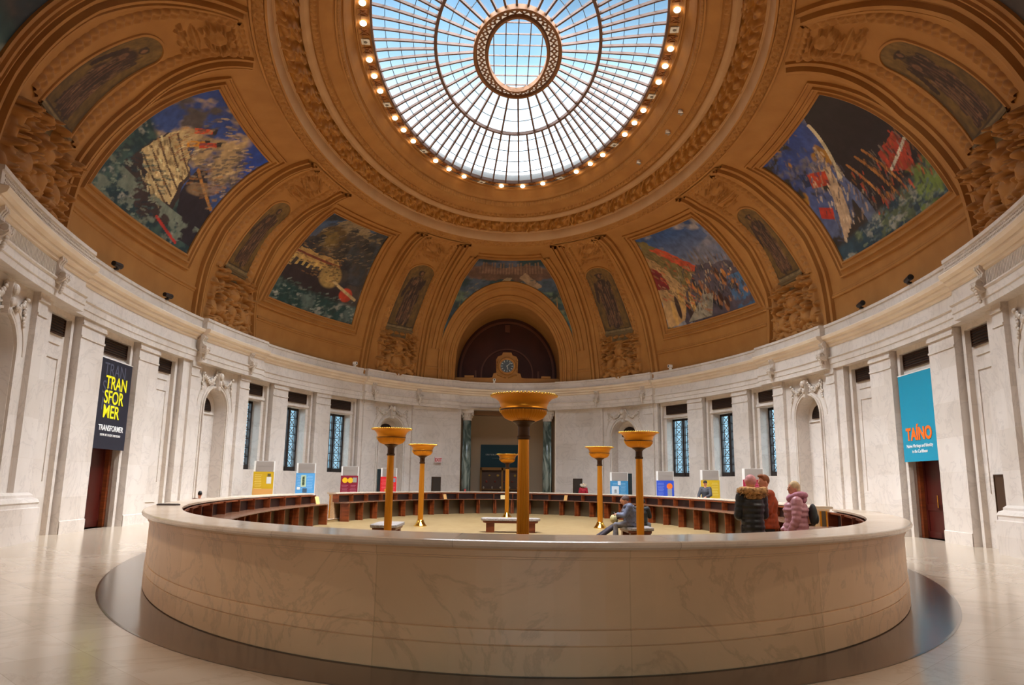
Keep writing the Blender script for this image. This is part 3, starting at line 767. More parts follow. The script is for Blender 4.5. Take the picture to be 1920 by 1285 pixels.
# bulbs and fretwork tiles round the rim
NBU = 48; rb_a, rb_b = 5.63, ringb(5.63)
pr = arc(180, rb_a, rb_b) - arc(-180, rb_a, rb_b)
b0 = None
mbt = MB(); mbt.ell((0, 0, 0), (.12, .12, .08), nu=16, nv=8); bulb = None; tile = None
def clock_words(t):
    t = (t + 360) % 360; names = ['far end', 'far right', 'right side', 'near right', 'near end', 'near left', 'left side', 'far left']; return names[int(((t + 22.5) % 360) // 45)]
mbt2 = MB(); mbt2.box((0, 0, 0), (.30, .30, .03))
for a_ in (45, 135):
    mbt2.box((0, 0, -.02), (.30, .035, .03), Matrix.Rotation(rad(a_), 3, 'Z'))
mbt2.ell((0, 0, -.03), (.05, .05, .03), nu=8, nv=4)
for i in range(NBU):
    t = arc_inv(arc(-180, rb_a, rb_b) + pr * (i + .5) / NBU, rb_a, rb_b); tq = arc_inv(arc(-180, rb_a, rb_b) + pr * i / NBU, rb_a, rb_b)
    r = rad(t); p = (rb_a * math.sin(r), rb_b * math.cos(r), 17.32)
    lit = i % 4 != 2
    if lit:
        if bulb is None: bulb = mbt.build('light_bulb', M_BULB, smooth=True); o = bulb
        else: o = bulb.copy(); C.objects.link(o)
        o.location = p; o.rotation_euler = (0, 0, 0); tag(o, 'lit round bulb set in the ochre rim of the oval skylight', 'light bulb', 'lit bulbs around the skylight rim')
    else:
        if tile is None:
            tile = empty('light_socket'); mm_ = MB(); mm_.box((0, 0, .02), (.34, .30, .03)); mm_.build('plate', M_WHITE, tile); mm_ = MB(); mm_.ell((0, 0, 0), (.07, .07, .03), nu=12, nv=6); mm_.build('cap', mat('dull_grey', S(120, 112, 104), .5), tile); o = tile
        else: o = copy_tree(tile)
        o.location = p; o.rotation_euler = (0, 0, rzat(t, rb_a, rb_b)); tag(o, 'unlit socket with pale square plate among the bulbs of the skylight rim', 'light socket', 'unlit sockets around the skylight rim')
mbz = MB()
for i in range(NBU):
    tq = arc_inv(arc(-180, rb_a, rb_b) + pr * i / NBU, rb_a, rb_b); r = rad(tq); c = Vector((rb_a * math.sin(r), rb_b * math.cos(r), 17.36)); R = Matrix.Rotation(rzat(tq, rb_a, rb_b), 3, 'Z')
    for a_ in (45, 135): mbz.box(c, (.40, .05, .05), R @ Matrix.Rotation(rad(a_), 3, 'Z'))
    for dx in (-.17, .17): mbz.box(c + R @ Vector((dx, 0, 0)), (.04, .34, .06), R)
    mbz.box(c + Vector((0, 0, .02)), (.34, .34, .02), R)
mbz.build('trim_24', mat('dark_fret', S(150, 92, 40), .6), kind='structure')

# ------------------------------------------------------------------ paintings on the vault
def vnoise(u, v, sc, seed, oct_=4):
    rs = np.random.RandomState(seed); out = np.zeros_like(u); amp = 1.0; tot = 0
    for o in range(oct_):
        g = rs.rand(64, 64); x = (u * sc * 2 ** o) % 63; y = (v * sc * 2 ** o) % 63
        xi = x.astype(int); yi = y.astype(int); fx = x - xi; fy = y - yi; fx = fx * fx * (3 - 2 * fx); fy = fy * fy * (3 - 2 * fy)
        out += amp * ((g[yi, xi] * (1 - fx) + g[yi, xi + 1] * fx) * (1 - fy) + (g[yi + 1, xi] * (1 - fx) + g[yi + 1, xi + 1] * fx) * fy); tot += amp; amp *= .55
    return out / tot
class Paint:
    def __init__(s, u, v, seed): s.u, s.v, s.seed = u, v, seed; s.c = np.zeros(u.shape + (3,))
    def col(s, rgb): return np.array(S(*rgb)[:3])
    def put(s, m, rgb): m = np.clip(m, 0, 1)[..., None]; s.c = s.c * (1 - m) + s.col(rgb) * m
    def grad(s, c0, c1, f): f = np.clip(f, 0, 1)[..., None]; s.c = s.col(c0) * (1 - f) + s.col(c1) * f
    def clouds(s, mask, rgb, sc, seed, lo=.45, hi=.6, ang=0): 
        c, q = math.cos(ang), math.sin(ang); a = s.u * c + s.v * q; b = -s.u * q + s.v * c
        n_ = vnoise(a + 3, b * 1.3 + 3, sc, seed); s.put(mask * np.clip((n_ - lo) / (hi - lo), 0, 1), rgb)
    def poly(s, pts, rgb, a=1.0, jit=0.0):
        u = s.u + (vnoise(s.u + 1, s.v + 1, 14, s.seed + 5, 2) - .5) * jit; v = s.v + (vnoise(s.u + 2, s.v + 5, 14, s.seed + 6, 2) - .5) * jit
        ins = np.zeros(u.shape, bool); n_ = len(pts)
        for i in range(n_):
            x0, y0 = pts[i]; x1, y1 = pts[(i + 1) % n_]
            if y0 == y1: continue
            ins ^= ((v > min(y0, y1)) & (v <= max(y0, y1)) & (u < x0 + (v - y0) * (x1 - x0) / (y1 - y0)))
        s.put(ins * a, rgb)
    def ell(s, x, y, rx, ry, rgb, a=1.0, rot=0):
        c, q = math.cos(rot), math.sin(rot); dx, dy = s.u - x, s.v - y; s.put(np.clip(3 * (1 - (((dx * c + dy * q) / rx) ** 2 + ((-dx * q + dy * c) / ry) ** 2)), 0, 1) * a, rgb)
    def line(s, p, q, w, rgb, a=1.0):
        dx, dy = q[0] - p[0], q[1] - p[1]; L = dx * dx + dy * dy; k = np.clip(((s.u - p[0]) * dx + (s.v - p[1]) * dy) / L, 0, 1)
        d = np.hypot(s.u - p[0] - k * dx, s.v - p[1] - k * dy); s.put((d < w) * a, rgb)
    def daub(s, sc, amt, seed): n_ = vnoise(s.u, s.v, sc, seed, 3); s.c = s.c * (1 + (n_ - .5)[..., None] * amt)
def strokes(p, x0, x1, y0, y1, cols, n_, ang, ln, w, seed, slope=0.0):
    rs = random.Random(seed)
    for i in range(n_):
        x = rs.uniform(x0, x1); y = rs.uniform(y0, y1) + slope * (x - x0); a = ang + rs.uniform(-.3, .3); L = ln * rs.uniform(.25, .8)
        c = cols[rs.randrange(len(cols))]; k = rs.uniform(.8, 1.15); p.line((x, y), (x + L * math.cos(a), y + L * math.sin(a)), w * rs.uniform(.6, 1.3), tuple(min(255, int(q * k)) for q in c), .6)
def water(p, top, c0, c1):
    m = np.clip((top - p.v) / .04, 0, 1); p.put(m, c0); p.clouds(m, c1, 9, p.seed + 3, .5, .62); p.clouds(m, (150, 150, 140), 14, p.seed + 9, .60, .72)
def pic(k, u, v):
    p = Paint(u, v, 100 + k * 13)
    if k == -2:
        p.grad((70, 96, 140), (34, 66, 150), v); p.clouds(np.ones_like(u), (190, 160, 118), 5, 3, .46, .62, .6); p.clouds(np.ones_like(u), (84, 76, 78), 5, 8, .5, .6, .6)
        p.put(np.clip((u + v - 1.62) / .1, 0, 1), (30, 70, 170)); water(p, .24 + .30 * (1 - u), (26, 58, 66), (60, 88, 84))
        p.poly([(.12, .22), (.20, .55), (.36, .64), (.62, .44), (.72, .10), (.50, .02)], (60, 46, 46), 1, .04)
        p.poly([(.16, .34), (.22, .58), (.34, .66), (.58, .46), (.64, .22), (.5, .16)], (206, 180, 130), 1, .05)
        for i in range(5): p.line((.18 + .02 * i, .34 + .06 * i), (.60 + .008 * i, .20 + .06 * i), .006, (96, 70, 48))
        strokes(p, .18, .56, .26, .56, [(226, 204, 150), (120, 92, 60), (90, 60, 46), (240, 220, 170), (170, 120, 70)], 150, -.35, .05, .006, 5, -.25)
        strokes(p, .22, .50, .52, .66, [(150, 60, 40), (210, 150, 80), (80, 60, 50), (230, 210, 170)], 60, 1.2, .05, .005, 6, -.2)
        for x, y, c in ((.36, .60, (226, 150, 40)), (.44, .66, (214, 74, 40)), (.30, .70, (220, 90, 50))):
            p.poly([(x, y), (x + .10, y + .10), (x + .14, y + .07), (x + .04, y - .03)], c); p.poly([(x + .09, y + .10), (x + .12, y + .13), (x + .16, y + .09), (x + .14, y + .07)], (40, 30, 30))
        p.poly([(.66, .30), (.62, .52), (.70, .56), (1.0, .34), (1.0, .06), (.86, .05)], (34, 28, 40), 1, .02)
        p.line((.63, .52), (.98, .36), .012, (190, 130, 60)); p.line((.60, .10), (.86, .03), .01, (190, 50, 40)); p.daub(16, .7, 4)
        strokes(p, 0, .55, 0, .34, [(70, 100, 96), (30, 60, 70), (150, 160, 140), (20, 44, 60)], 170, .4, .06, .006, 7); strokes(p, .3, 1, .55, .95, [(190, 160, 120), (120, 104, 92), (70, 70, 84), (214, 186, 140)], 200, .9, .06, .009, 8, -.1)
        p.ell(.80, .44, .16, .06, (176, 140, 100), .6, .5); strokes(p, .62, .95, .40, .62, [(176, 120, 60), (90, 60, 50), (150, 130, 110)], 70, .6, .06, .007, 9, -.2)
        p.clouds((v < .2) * 1.0, (120, 130, 116), 12, 21, .5, .6)
    elif k == 2:
        p.grad((96, 104, 124), (30, 64, 150), v * 1.1 - u * .3); p.clouds(np.clip(v * 2 - .6, 0, 1), (130, 120, 110), 4, 12, .5, .65)
        p.clouds(((u < .5) & (v > .35)) * 1.0, (170, 120, 40), 5, 17, .48, .58, 1.0); p.clouds(((u < .35)) * 1.0, (50, 40, 34), 5, 19, .55, .62, 1.0)
        p.poly([(.46, .0), (.42, .56), (.62, .92), (.70, 1.0), (1.0, 1.0), (1, .15), (.8, .0)], (34, 22, 28), 1, .02)
        p.line((.44, .58), (.64, .93), .014, (206, 190, 160)); p.line((.44, .56), (.40, .50), .02, (206, 190, 160))
        for i in range(5): p.line((.10 + .03 * i, .12 + .02 * i), (.34 + .03 * i, .66 + .03 * i), .010, (190, 160, 130))
        p.poly([(.14, .56), (.20, .68), (.34, .60), (.28, .50)], (186, 62, 30)); p.poly([(.10, .60), (.14, .72), (.20, .68), (.15, .58)], (26, 40, 80)); p.poly([(.02, .34), (.06, .42), (.16, .36), (.12, .28)], (190, 50, 30))
        p.poly([(.70, .30), (.74, .42), (.95, .46), (.98, .34), (.86, .22)], (160, 54, 34), 1, .05); p.line((.72, .30), (.97, .38), .01, (210, 200, 180))
        for x in (.56, .66, .74): p.line((x, .2), (x - .05, .52), .010, (170, 110, 50))
        for i in range(14): p.ell(.48 + .04 * i, .10 + .03 * ((i * 5) % 4), .022, .04, ((160, 100, 40), (60, 50, 60), (190, 60, 34))[i % 3])
        water(p, .12 + .12 * u, (40, 66, 80), (84, 96, 70)); p.clouds(((u > .75) & (v < .25)) * 1.0, (110, 130, 60), 8, 33, .45, .6); p.daub(16, .7, 4)
        strokes(p, .45, 1, .12, .44, [(150, 96, 40), (60, 46, 44), (190, 70, 40), (120, 110, 100), (30, 24, 30)], 220, 1.3, .06, .006, 11); strokes(p, .08, .46, .10, .62, [(214, 190, 160), (90, 70, 60), (60, 60, 80), (170, 140, 110)], 140, 1.1, .07, .006, 12, .3)
        strokes(p, .2, 1, .0, .16, [(90, 110, 120), (40, 60, 80), (130, 140, 110)], 120, .2, .05, .006, 13); strokes(p, 0, .4, .6, 1, [(60, 84, 140), (40, 60, 120), (120, 110, 110)], 80, .8, .07, .009, 14)
    elif k == -1:
        p.grad((140, 128, 110), (60, 84, 120), v * 1.2); p.poly([(.0, .62), (.3, .86), (1, .95), (1, 0), (0, 0)], (70, 60, 54), 1, .08); p.poly([(.25, .98), (.45, 1.0), (1.0, .92), (1.0, .84), (.5, .86), (.1, .60)], (150, 128, 92), .9, .05)
        p.ell(.28, .72, .20, .17, (96, 74, 40)); p.ell(.26, .70, .13, .11, (120, 96, 50)); p.clouds(np.ones_like(u), (40, 38, 44), 6, 5, .52, .62)
        p.poly([(.0, .40), (.04, .52), (.55, .52), (.62, .46), (.5, .40)], (190, 150, 88), 1, .03); p.line((.0, .47), (.60, .47), .012, (120, 50, 30))
        for i in range(7): p.line((.04 + .07 * i, .42), (.02 + .07 * i, .30), .014, (206, 170, 96))
        p.poly([(.0, .22), (.02, .34), (.5, .38), (.75, .30), (.85, .05), (.2, .04)], (44, 30, 34), 1, .02); p.ell(.55, .36, .15, .12, (160, 130, 74)); p.clouds(((u > .6) & (v > .35)) * 1.0, (60, 64, 70), 6, 44, .45, .6)
        water(p, .20 - .03 * u, (28, 62, 60), (80, 96, 92)); p.ell(.82, .24, .09, .07, (196, 64, 34)); p.line((.62, .32), (.95, .22), .014, (200, 170, 120)); p.daub(16, .8, 4)
        strokes(p, 0, .65, .3, .6, [(190, 150, 90), (60, 40, 34), (130, 90, 50), (30, 24, 28)], 160, .1, .06, .006, 21); strokes(p, .1, 1, .55, .95, [(120, 104, 80), (60, 56, 56), (150, 130, 100), (40, 36, 40)], 180, .5, .08, .008, 22); strokes(p, 0, 1, 0, .2, [(80, 100, 90), (30, 60, 60), (140, 150, 140)], 150, .3, .05, .006, 23)
    elif k == 1:
        p.grad((150, 150, 156), (52, 84, 140), v * 1.1); p.clouds(np.clip(v * 2 - .8, 0, 1), (160, 150, 150), 4, 12, .5, .65)
        p.poly([(0, .95), (.10, .93), (.62, .44), (.5, .2), (0, 0)], (120, 104, 60), 1, .05); p.poly([(.12, .82), (.24, .80), (.60, .46), (.52, .40)], (206, 74, 40), .9, .06)
        p.poly([(.0, .75), (.12, .64), (.42, .2), (.3, .05), (0, .02)], (190, 150, 100), 1, .05); p.poly([(.0, .62), (.12, .52), (.14, .34), (.0, .36)], (130, 26, 30), 1, .05)
        for i in range(9): p.poly([(.55 + .05 * i, .52 - .02 * i), (.57 + .05 * i, .66 - .025 * i + .04 * (i % 3)), (.60 + .05 * i, .50 - .02 * i)], (120, 110, 110), .9)
        p.poly([(.35, .30), (.6, .50), (1, .40), (1, .0), (.2, .0)], (84, 74, 84), 1, .05)
        for i in range(30): x = .34 + .64 * ((i * 37) % 30) / 30; p.ell(x, .06 + .33 * ((i * 17) % 11) / 11, .022, .055, ((70, 40, 30), (190, 120, 50), (40, 36, 44), (150, 96, 60))[i % 4])
        for i in range(5): p.ell(.12 + .06 * i, .12 + .05 * (i % 3), .028, .12, ((206, 160, 90), (60, 40, 34))[i % 2])
        p.poly([(.25, .02), (.5, .22), (.62, .2), (.52, .02)], (160, 150, 130), .9); p.daub(16, .8, 4); p.clouds(((u > .8) & (v < .3)) * 1.0, (70, 110, 150), 8, 3, .45, .55)
        strokes(p, .3, 1, .08, .5, [(70, 50, 40), (180, 120, 60), (110, 100, 104), (36, 32, 38), (190, 170, 140)], 260, 1.4, .05, .006, 31); strokes(p, 0, .5, .3, .9, [(140, 110, 60), (90, 70, 44), (200, 90, 50), (170, 140, 100)], 160, -.8, .07, .007, 32, -.6)
    elif k == 0:
        p.grad((40, 78, 96), (84, 90, 110), v); p.clouds(np.ones_like(u), (36, 60, 66), 8, 5, .48, .6); p.poly([(0, .70), (0, .80), (.3, .92), (.5, .86), (.7, .92), (1, .80), (1, .7)], (110, 78, 60), .9, .08)
        for i in range(22): x = .24 + .025 * i; p.poly([(x, .78), (x, .86 + .09 * abs(math.sin(i * 2.1))), (x + .012, .86 + .09 * abs(math.sin(i * 2.1))), (x + .012, .78)], (130, 100, 80))
        p.poly([(.32, .50), (.47, .74), (.52, .74), (.40, .52)], (160, 140, 110), .9, .04); p.poly([(.58, .74), (.62, .80), (.78, .62), (.72, .58)], (170, 140, 110), .9, .04); p.poly([(.56, .66), (.75, .52), (.73, .60)], (120, 60, 40), .8)
        p.clouds((v < .55) * 1.0, (96, 116, 96), 12, 30, .5, .6); p.daub(16, .9, 4)
        strokes(p, 0, 1, 0, .7, [(120, 120, 90), (50, 90, 100), (150, 130, 100), (30, 60, 70)], 260, .6, .05, .006, 41)
    else:
        p.grad((24, 36, 40), (30, 48, 70), v); p.clouds(np.ones_like(u), (70, 60, 54), 5, 5 + k, .5, .62); p.poly([(.1, .1), (.15, .4), (.6, .5), (.9, .3), (.8, .1)], (40, 30, 34), 1, .04); water(p, .15, (26, 58, 60), (60, 88, 84)); p.daub(12, .6, 4)
    # all painting colours scaled down evenly
    return np.clip(p.c * .82, 0, 1)
def painting(name, k, rows, u, v, off, label, cat, colfn, group=None, parent=None):
    mb = MB(); mb.grid(rows); c = colfn(np.array(u), np.array(v)); a = np.ones(c.shape[:2] + (1,)); mb.col = np.concatenate([c, a], 2).reshape(-1, 4)
    o = mb.build(name, M_MURAL, parent, smooth=True)
    if label: tag(o, label, cat, group)
    return o
MLAB = {(-1, 1): 'painted vault mural of a dark ship with a round tan stern and bridge',
        (1, 1): 'painted vault mural of a quayside crowd under a sloping red band',
        (-1, 2): 'large painted vault mural of a cream decked ship under brown smoke',
        (1, 2): 'large painted vault mural of a huge dark hull with a red funnel',
        (-1, 3): 'dark mural at the top left corner of the vault', (1, 3): 'dark mural at the top right corner of the vault'}
for (side, k), lab in MLAB.items():
    bl, br, tr2, tl2 = flipside(MUR[k], side); NU, NV = (230, 180) if k < 3 else (40, 40); rows = []; U = []; V = []
    for i in range(NU + 1):
        u = i / NU; row = []; uu = []; vv = []
        for j in range(NV + 1):
            v = j / NV; t = (bl[0] * (1 - u) + br[0] * u) * (1 - v) + (tl2[0] * (1 - u) + tr2[0] * u) * v; p = (bl[1] * (1 - u) + br[1] * u) * (1 - v) + (tl2[1] * (1 - u) + tr2[1] * u) * v
            row.append(Dpt(t, p, .03)); uu.append(u); vv.append(v)
        rows.append(row); U.append(uu); V.append(vv)
    painting('mural', k, rows, U, V, .03, lab, 'mural', (lambda kk: lambda u, v: pic(kk, u, v))(side * k))
rows = []; U = []; V = []
def ph_out(t):
    last = 22.0
    for i in range(0, 800):
        p = i * 0.1
        if arch_in(Dpt(t, p), AXO, AHO): last = max(last, p)
    return last
for i in range(161):
    t = -19.5 + 39.0 * i / 160; p0 = ph_out(t); p1 = 75.8 if abs(t) < 10.75 else lerp_tab(M0I, abs(t)); p1 = max(p1, p0 + .05)
    rows.append([Dpt(t + .1, p0 + (p1 - p0) * j / 60, .03) for j in range(61)]); U.append([i / 160] * 61); V.append([(p0 + (p1 - p0) * j / 60 - 22) / 54 for j in range(61)])
painting('mural', 0, rows, U, V, .03, 'mural of a blue harbour and skyline above the arch with the clock', 'mural', lambda u, v: pic(0, u, v))

# niche paintings with their painted pedestals
def fig(seed):
    def f(u, v):
        p = Paint(u, v, seed); p.grad((92, 68, 28), (108, 80, 36), v); p.put(np.clip((np.abs(u - .5) - .38) / .1, 0, .6), (56, 38, 20))
        rs = random.Random(seed); x = .5; dk = (52, 32, 24); lt = (118, 82, 56)
        p.ell(x, .84, .11, .05, dk); p.ell(x, .865, .17 if seed % 2 else .12, .022, dk); p.ell(x, .66, .26, .14, dk); p.ell(x, .45, .28, .16, dk); p.poly([(x - .26, .08), (x - .22, .5), (x + .24, .5), (x + .22, .08)], dk, 1, .1)
        p.line((x - .24, .70), (x - .34, .48), .05, dk); p.line((x + .24, .70), (x + .10, .52), .05, dk)
        for i in range(9): a = x - .2 + .05 * i; p.line((a, .10 + .02 * (i % 3)), (a + rs.uniform(-.04, .06), .40 + rs.uniform(0, .3)), .012, lt, .7)
        strokes(p, .26, .74, .08, .75, [(40, 24, 18), (90, 62, 44), (64, 42, 30), (120, 90, 60)], 90, 1.4, .10, .014, seed); p.ell(x + .02, .84, .05, .035, lt); p.ell(x - .1, .68, .07, .05, lt, .7); p.poly([(0, 0), (0, .05), (1, .05), (1, 0)], (120, 100, 66)); p.poly([(0, .05), (0, .065), (1, .065), (1, .05)], (60, 44, 26)); p.daub(20, .8, seed)
        return p.c
    return f
NPNT = {1: ((28.1, 35.8, 24.3), (24.3, 32.5, 55.5), 63.6, (27.6, .0)), 2: ((71.8, 76.9, 23.6), (68.8, 73.4, 54.5), 60.5, (0, 0)), 3: ((109.6, 115.4, 22.0), (107.9, 112.4, 54.0), 59.5, (0, 0))}
NSIDE = {(-1, 1): 'left of the clock arch', (1, 1): 'right of the clock arch', (-1, 2): 'between the two left murals', (1, 2): 'between the two right murals', (-1, 3): 'in the upper left corner', (1, 3): 'in the upper right corner'}
for side in (-1, 1):
    for k, (bt, tp, apex, _) in NPNT.items():
        root = empty('niche_painting', tuple(Dpt(sgn_t((bt[0] + bt[1]) / 2, side), bt[2])))
        rl = root.location; NU, NV = 48, 130; rows = []; U = []; V = []
        for i in range(NU + 1):
            u = i / NU; row = []; uu = []; vv = []; x = 2 * u - 1; pc = tp[2] + (apex - tp[2]) * math.sqrt(max(0, 1 - x * x))
            for j in range(NV + 1):
                v = j / NV; p = bt[2] + (pc - bt[2]) * v; w = (p - bt[2]) / (tp[2] - bt[2])
                a = bt[0] + (tp[0] - bt[0]) * w; b = bt[1] + (tp[1] - bt[1]) * w; t = a + (b - a) * (u if side > 0 else 1 - u); row.append(Dpt(sgn_t(t, side), p, .075) - rl); uu.append(u); vv.append((p - bt[2]) / (apex - bt[2]))
            rows.append(row); U.append(uu); V.append(vv)
        painting('canvas', 0, rows, U, V, 0, None, None, fig(40 + k * 2 + (side > 0)), parent=root)
        # rim moulding round the arch top and sides
        path = []
        for j in range(20): w = j / 20; path.append((bt[0] + (tp[0] - bt[0]) * w, bt[2] + (tp[2] - bt[2]) * w))
        for i in range(25):
            u = i / 24; x = -math.cos(pi * u); p = tp[2] + (apex - tp[2]) * math.sqrt(max(0, 1 - x * x)); w = (p - bt[2]) / (tp[2] - bt[2])
            a = bt[0] + (tp[0] - bt[0]) * w; b = bt[1] + (tp[1] - bt[1]) * w; path.append((a + (b - a) * (x + 1) / 2, p))
        for j in range(20): w = 1 - (j + 1) / 20; path.append((bt[1] + (tp[1] - bt[1]) * w, bt[2] + (tp[2] - bt[2]) * w))
        mb = MB(); dstrip(mb, [(sgn_t(t, side), p) for t, p in path], [(-.05, .06), (-.04, .11), (.03, .12), (.05, .06)]); mb.v = [tuple(Vector(q) - rl) for q in mb.v]; mb.build('rim', M_PLAS, root)
        # painted pedestal below
        mb = MB(); c = (bt[0] + bt[1]) / 2; hw_ = (bt[1] - bt[0]) / 2
        for (w0, p0, w1, p1, h) in ((1.02, bt[2], 1.02, bt[2] + .7, .16), (.95, bt[2] - .9, 1.0, bt[2], .13), (.55, bt[2] - 3.6, .72, bt[2] - .9, .09)):
            mb.grid([[Dpt(sgn_t(c + hw_ * x, side), pp, hh) - rl for pp, hh in ((p0, .05), (p0, h), (p1, h), (p1, .05))] for x in [-(w0) + 2 * w0 * i / 10 for i in range(11)]])
        mb.build('pedestal', mat('olive_stone_paint', S(100, 80, 50), .6), root)
        tag(root, 'arched brown painting of a statue on a pedestal, ' + NSIDE[(side, k)], 'niche painting')

# ------------------------------------------------------------------ plaster reliefs (sculpted groups and cartouches)
def relief(name, cfun, nu, nv, blobs, base, m, **k):
    """cfun(u, v, h) -> point; blobs = (u, v, ru, rv, h, rot)"""
    uu, vv = np.meshgrid(np.linspace(0, 1, nu), np.linspace(0, 1, nv), indexing='ij'); H = np.full(uu.shape, base)
    for (x, y, rx, ry, h, ro) in blobs:
        c, s_ = math.cos(ro), math.sin(ro); dx, dy = uu - x, vv - y; q = ((dx * c + dy * s_) / rx) ** 2 + ((-dx * s_ + dy * c) / ry) ** 2
        H = np.maximum(H, np.where(q < 1, h * np.sqrt(np.clip(1 - q, 0, 1)), base))
    H += (vnoise(uu, vv, 22, 3, 2) - .5) * .035 * (H > base + .01)
    mb = MB(); mb.grid([[cfun(uu[i, j], vv[i, j], float(H[i, j])) for j in range(nv)] for i in range(nu)])
    org = cfun(.5, 0, 0); mb.v = [tuple(Vector(p) - org) for p in mb.v]; o = mb.build(name, m, smooth=True, **k); o.location = org; return o
def mirror(bl): return [(1 - x, y, a, b, h, -r) for x, y, a, b, h, r in bl]
def figures_blobs(seed):
    rs = random.Random(seed); R = []
    half = [(.20, .16, .13, .06, .30, .4), (.12, .30, .07, .14, .26, .2), (.26, .34, .08, .15, .36, -.3), (.24, .50, .06, .055, .40, 0), (.32, .24, .14, .05, .34, -.5), (.16, .12, .10, .05, .32, 0), (.08, .50, .04, .16, .2, .1),
            (.36, .44, .10, .035, .30, .7), (.10, .66, .05, .09, .22, .3), (.17, .62, .04, .04, .26, 0), (.22, .70, .07, .04, .22, .8), (.31, .14, .05, .10, .28, .2), (.05, .22, .04, .1, .2, 0), (.14, .80, .05, .05, .2, 0), (.24, .84, .05, .04, .18, 0)]
    R += half + mirror(half)
    R += [(.5, .30, .15, .20, .30, 0), (.5, .34, .10, .14, .36, 0), (.5, .60, .13, .13, .34, 0), (.42, .50, .05, .05, .36, 0), (.58, .50, .05, .05, .36, 0), (.5, .12, .22, .06, .28, 0), (.5, .05, .42, .05, .2, 0), (.5, .47, .08, .04, .40, 0), (.44, .72, .06, .05, .26, .4), (.56, .72, .06, .05, .26, -.4)]
    for i in range(70):
        x, y = rs.uniform(.04, .48), rs.uniform(.06, .92); a_, b_, h_, r_ = rs.uniform(.012, .03), rs.uniform(.02, .06), rs.uniform(.24, .44), rs.uniform(-1.4, 1.4); R += [(x, y, a_, b_, h_, r_), (1 - x, y, a_, b_, h_, -r_)]
    return R
def cart_blobs(seed):
    rs = random.Random(seed); R = [(.5, .62, .20, .17, .12, 0), (.5, .62, .15, .12, .16, 0), (.5, .27, .26, .07, .10, 0), (.5, .27, .30, .03, .13, 0), (.5, .08, .16, .06, .08, 0)]
    for i in range(34):
        th = rs.uniform(0, 2 * pi); rr = rs.uniform(.9, 1.35); R.append((.5 + .24 * rr * math.cos(th), .62 + .20 * rr * math.sin(th), .035, .03, rs.uniform(.12, .2), th))
    for i in range(12): R.append((rs.uniform(.2, .8), rs.uniform(.0, .2), .035, .025, .12, rs.uniform(0, 3)))
    return R
for side in (-1, 1):
    for k in (1, 2, 3):
        z = {1: (26.2, 37.6, 24.5), 2: (69.2, 79.0, 23.8), 3: (107.2, 118.4, 22.5)}[k]
        def cf(u, v, h, z=z, side=side, gain=1.25):
            t = sgn_t(z[0] + (z[1] - z[0]) * u, side); return Dpt(t, .8 + z[2] * v, .03 + h * gain)
        relief('figure_relief', cf, 120, 120, figures_blobs(k), .02, M_PLAS, label='seated plaster figures round a shield, under the painted statue ' + NSIDE[(side, k)], cat='relief sculpture')
        c = {1: (21.4, 33.4, 68, 84), 2: (65.0, 74.6, 64.5, 85), 3: (105.6, 113.6, 64, 86)}[k]
        def cf2(u, v, h, c=c, side=side):
            t = sgn_t(c[0] + (c[1] - c[0]) * u, side); return Dpt(t, c[2] + (c[3] - c[2]) * v, .055 + h * 1.7)
        relief('cartouche', cf2, 56, 56, cart_blobs(k * 3 + side), .0, M_PLAS, label='oval plaster cartouche with scrolls over the painted statue ' + NSIDE[(side, k)], cat='cartouche')

# ------------------------------------------------------------------ windows (bronze lattice over glass)
def frame_at(t, off, z=0.0):
    """matrix whose x runs along the wall (to the right seen from inside), y into the wall, z up"""
    return Matrix.Translation(E(t, off, z)) @ Matrix.Rotation(rzat(t), 4, 'Z')
wn = 0
for (h0, h1, dep, side) in sorted(WIN_LIST):
    wn += 1; c = (h0 + h1) / 2; w = (E(h0, dep) - E(h1, dep)).length - .02; z0, z1 = 2.12, 5.45; hh = z1 - z0
    root = empty('window_%d' % wn, kind='structure'); root.matrix_world = frame_at(c, dep + .10, z0)
    mb = MB(); f = .10
    for x in (-w / 2 + f / 2, w / 2 - f / 2): mb.box((x, 0, hh / 2), (f, .12, hh))
    mb.box((0, 0, f / 2 + .06), (w, .14, f + .14)); mb.box((0, 0, hh - f / 2), (w, .12, f)); mb.box((0, -.02, hh / 2), (.15, .16, hh))
    mb.build('window_frame', M_IRON, root)
    mb = MB(); iw = w - 2 * f; nrow = 7; rh = (hh - 2 * f - .1) / nrow
    for s_ in (-1, 1):
        x0, x1 = (-w / 2 + f, -.075) if s_ < 0 else (.075, w / 2 - f); cw = (x1 - x0)
        for q in (.22, .78): mb.box((x0 + cw * q, 0, hh / 2), (.034, .03, hh))
        for r_ in range(nrow + 1): mb.box(((x0 + x1) / 2, 0, f + .1 + r_ * rh), (cw, .03, .034)); 
        for r_ in range(nrow):
            zb = f + .1 + r_ * rh; a, b = x0 + cw * .22, x0 + cw * .78
            mb.bar((a, 0, zb + .06), (b, 0, zb + rh - .06), .026, .026, (0, 1, 0)); mb.bar((b, 0, zb + .06), (a, 0, zb + rh - .06), .026, .026, (0, 1, 0))
            mb.box(((x0 + x1) / 2, 0, zb + .07), (cw, .025, .016))
    mb.build('lattice', M_IRON, root)
    mb = MB(); mb.box((0, .07, hh / 2), (w, .01, hh)); mb.build('pane', M_WGLASS, root)
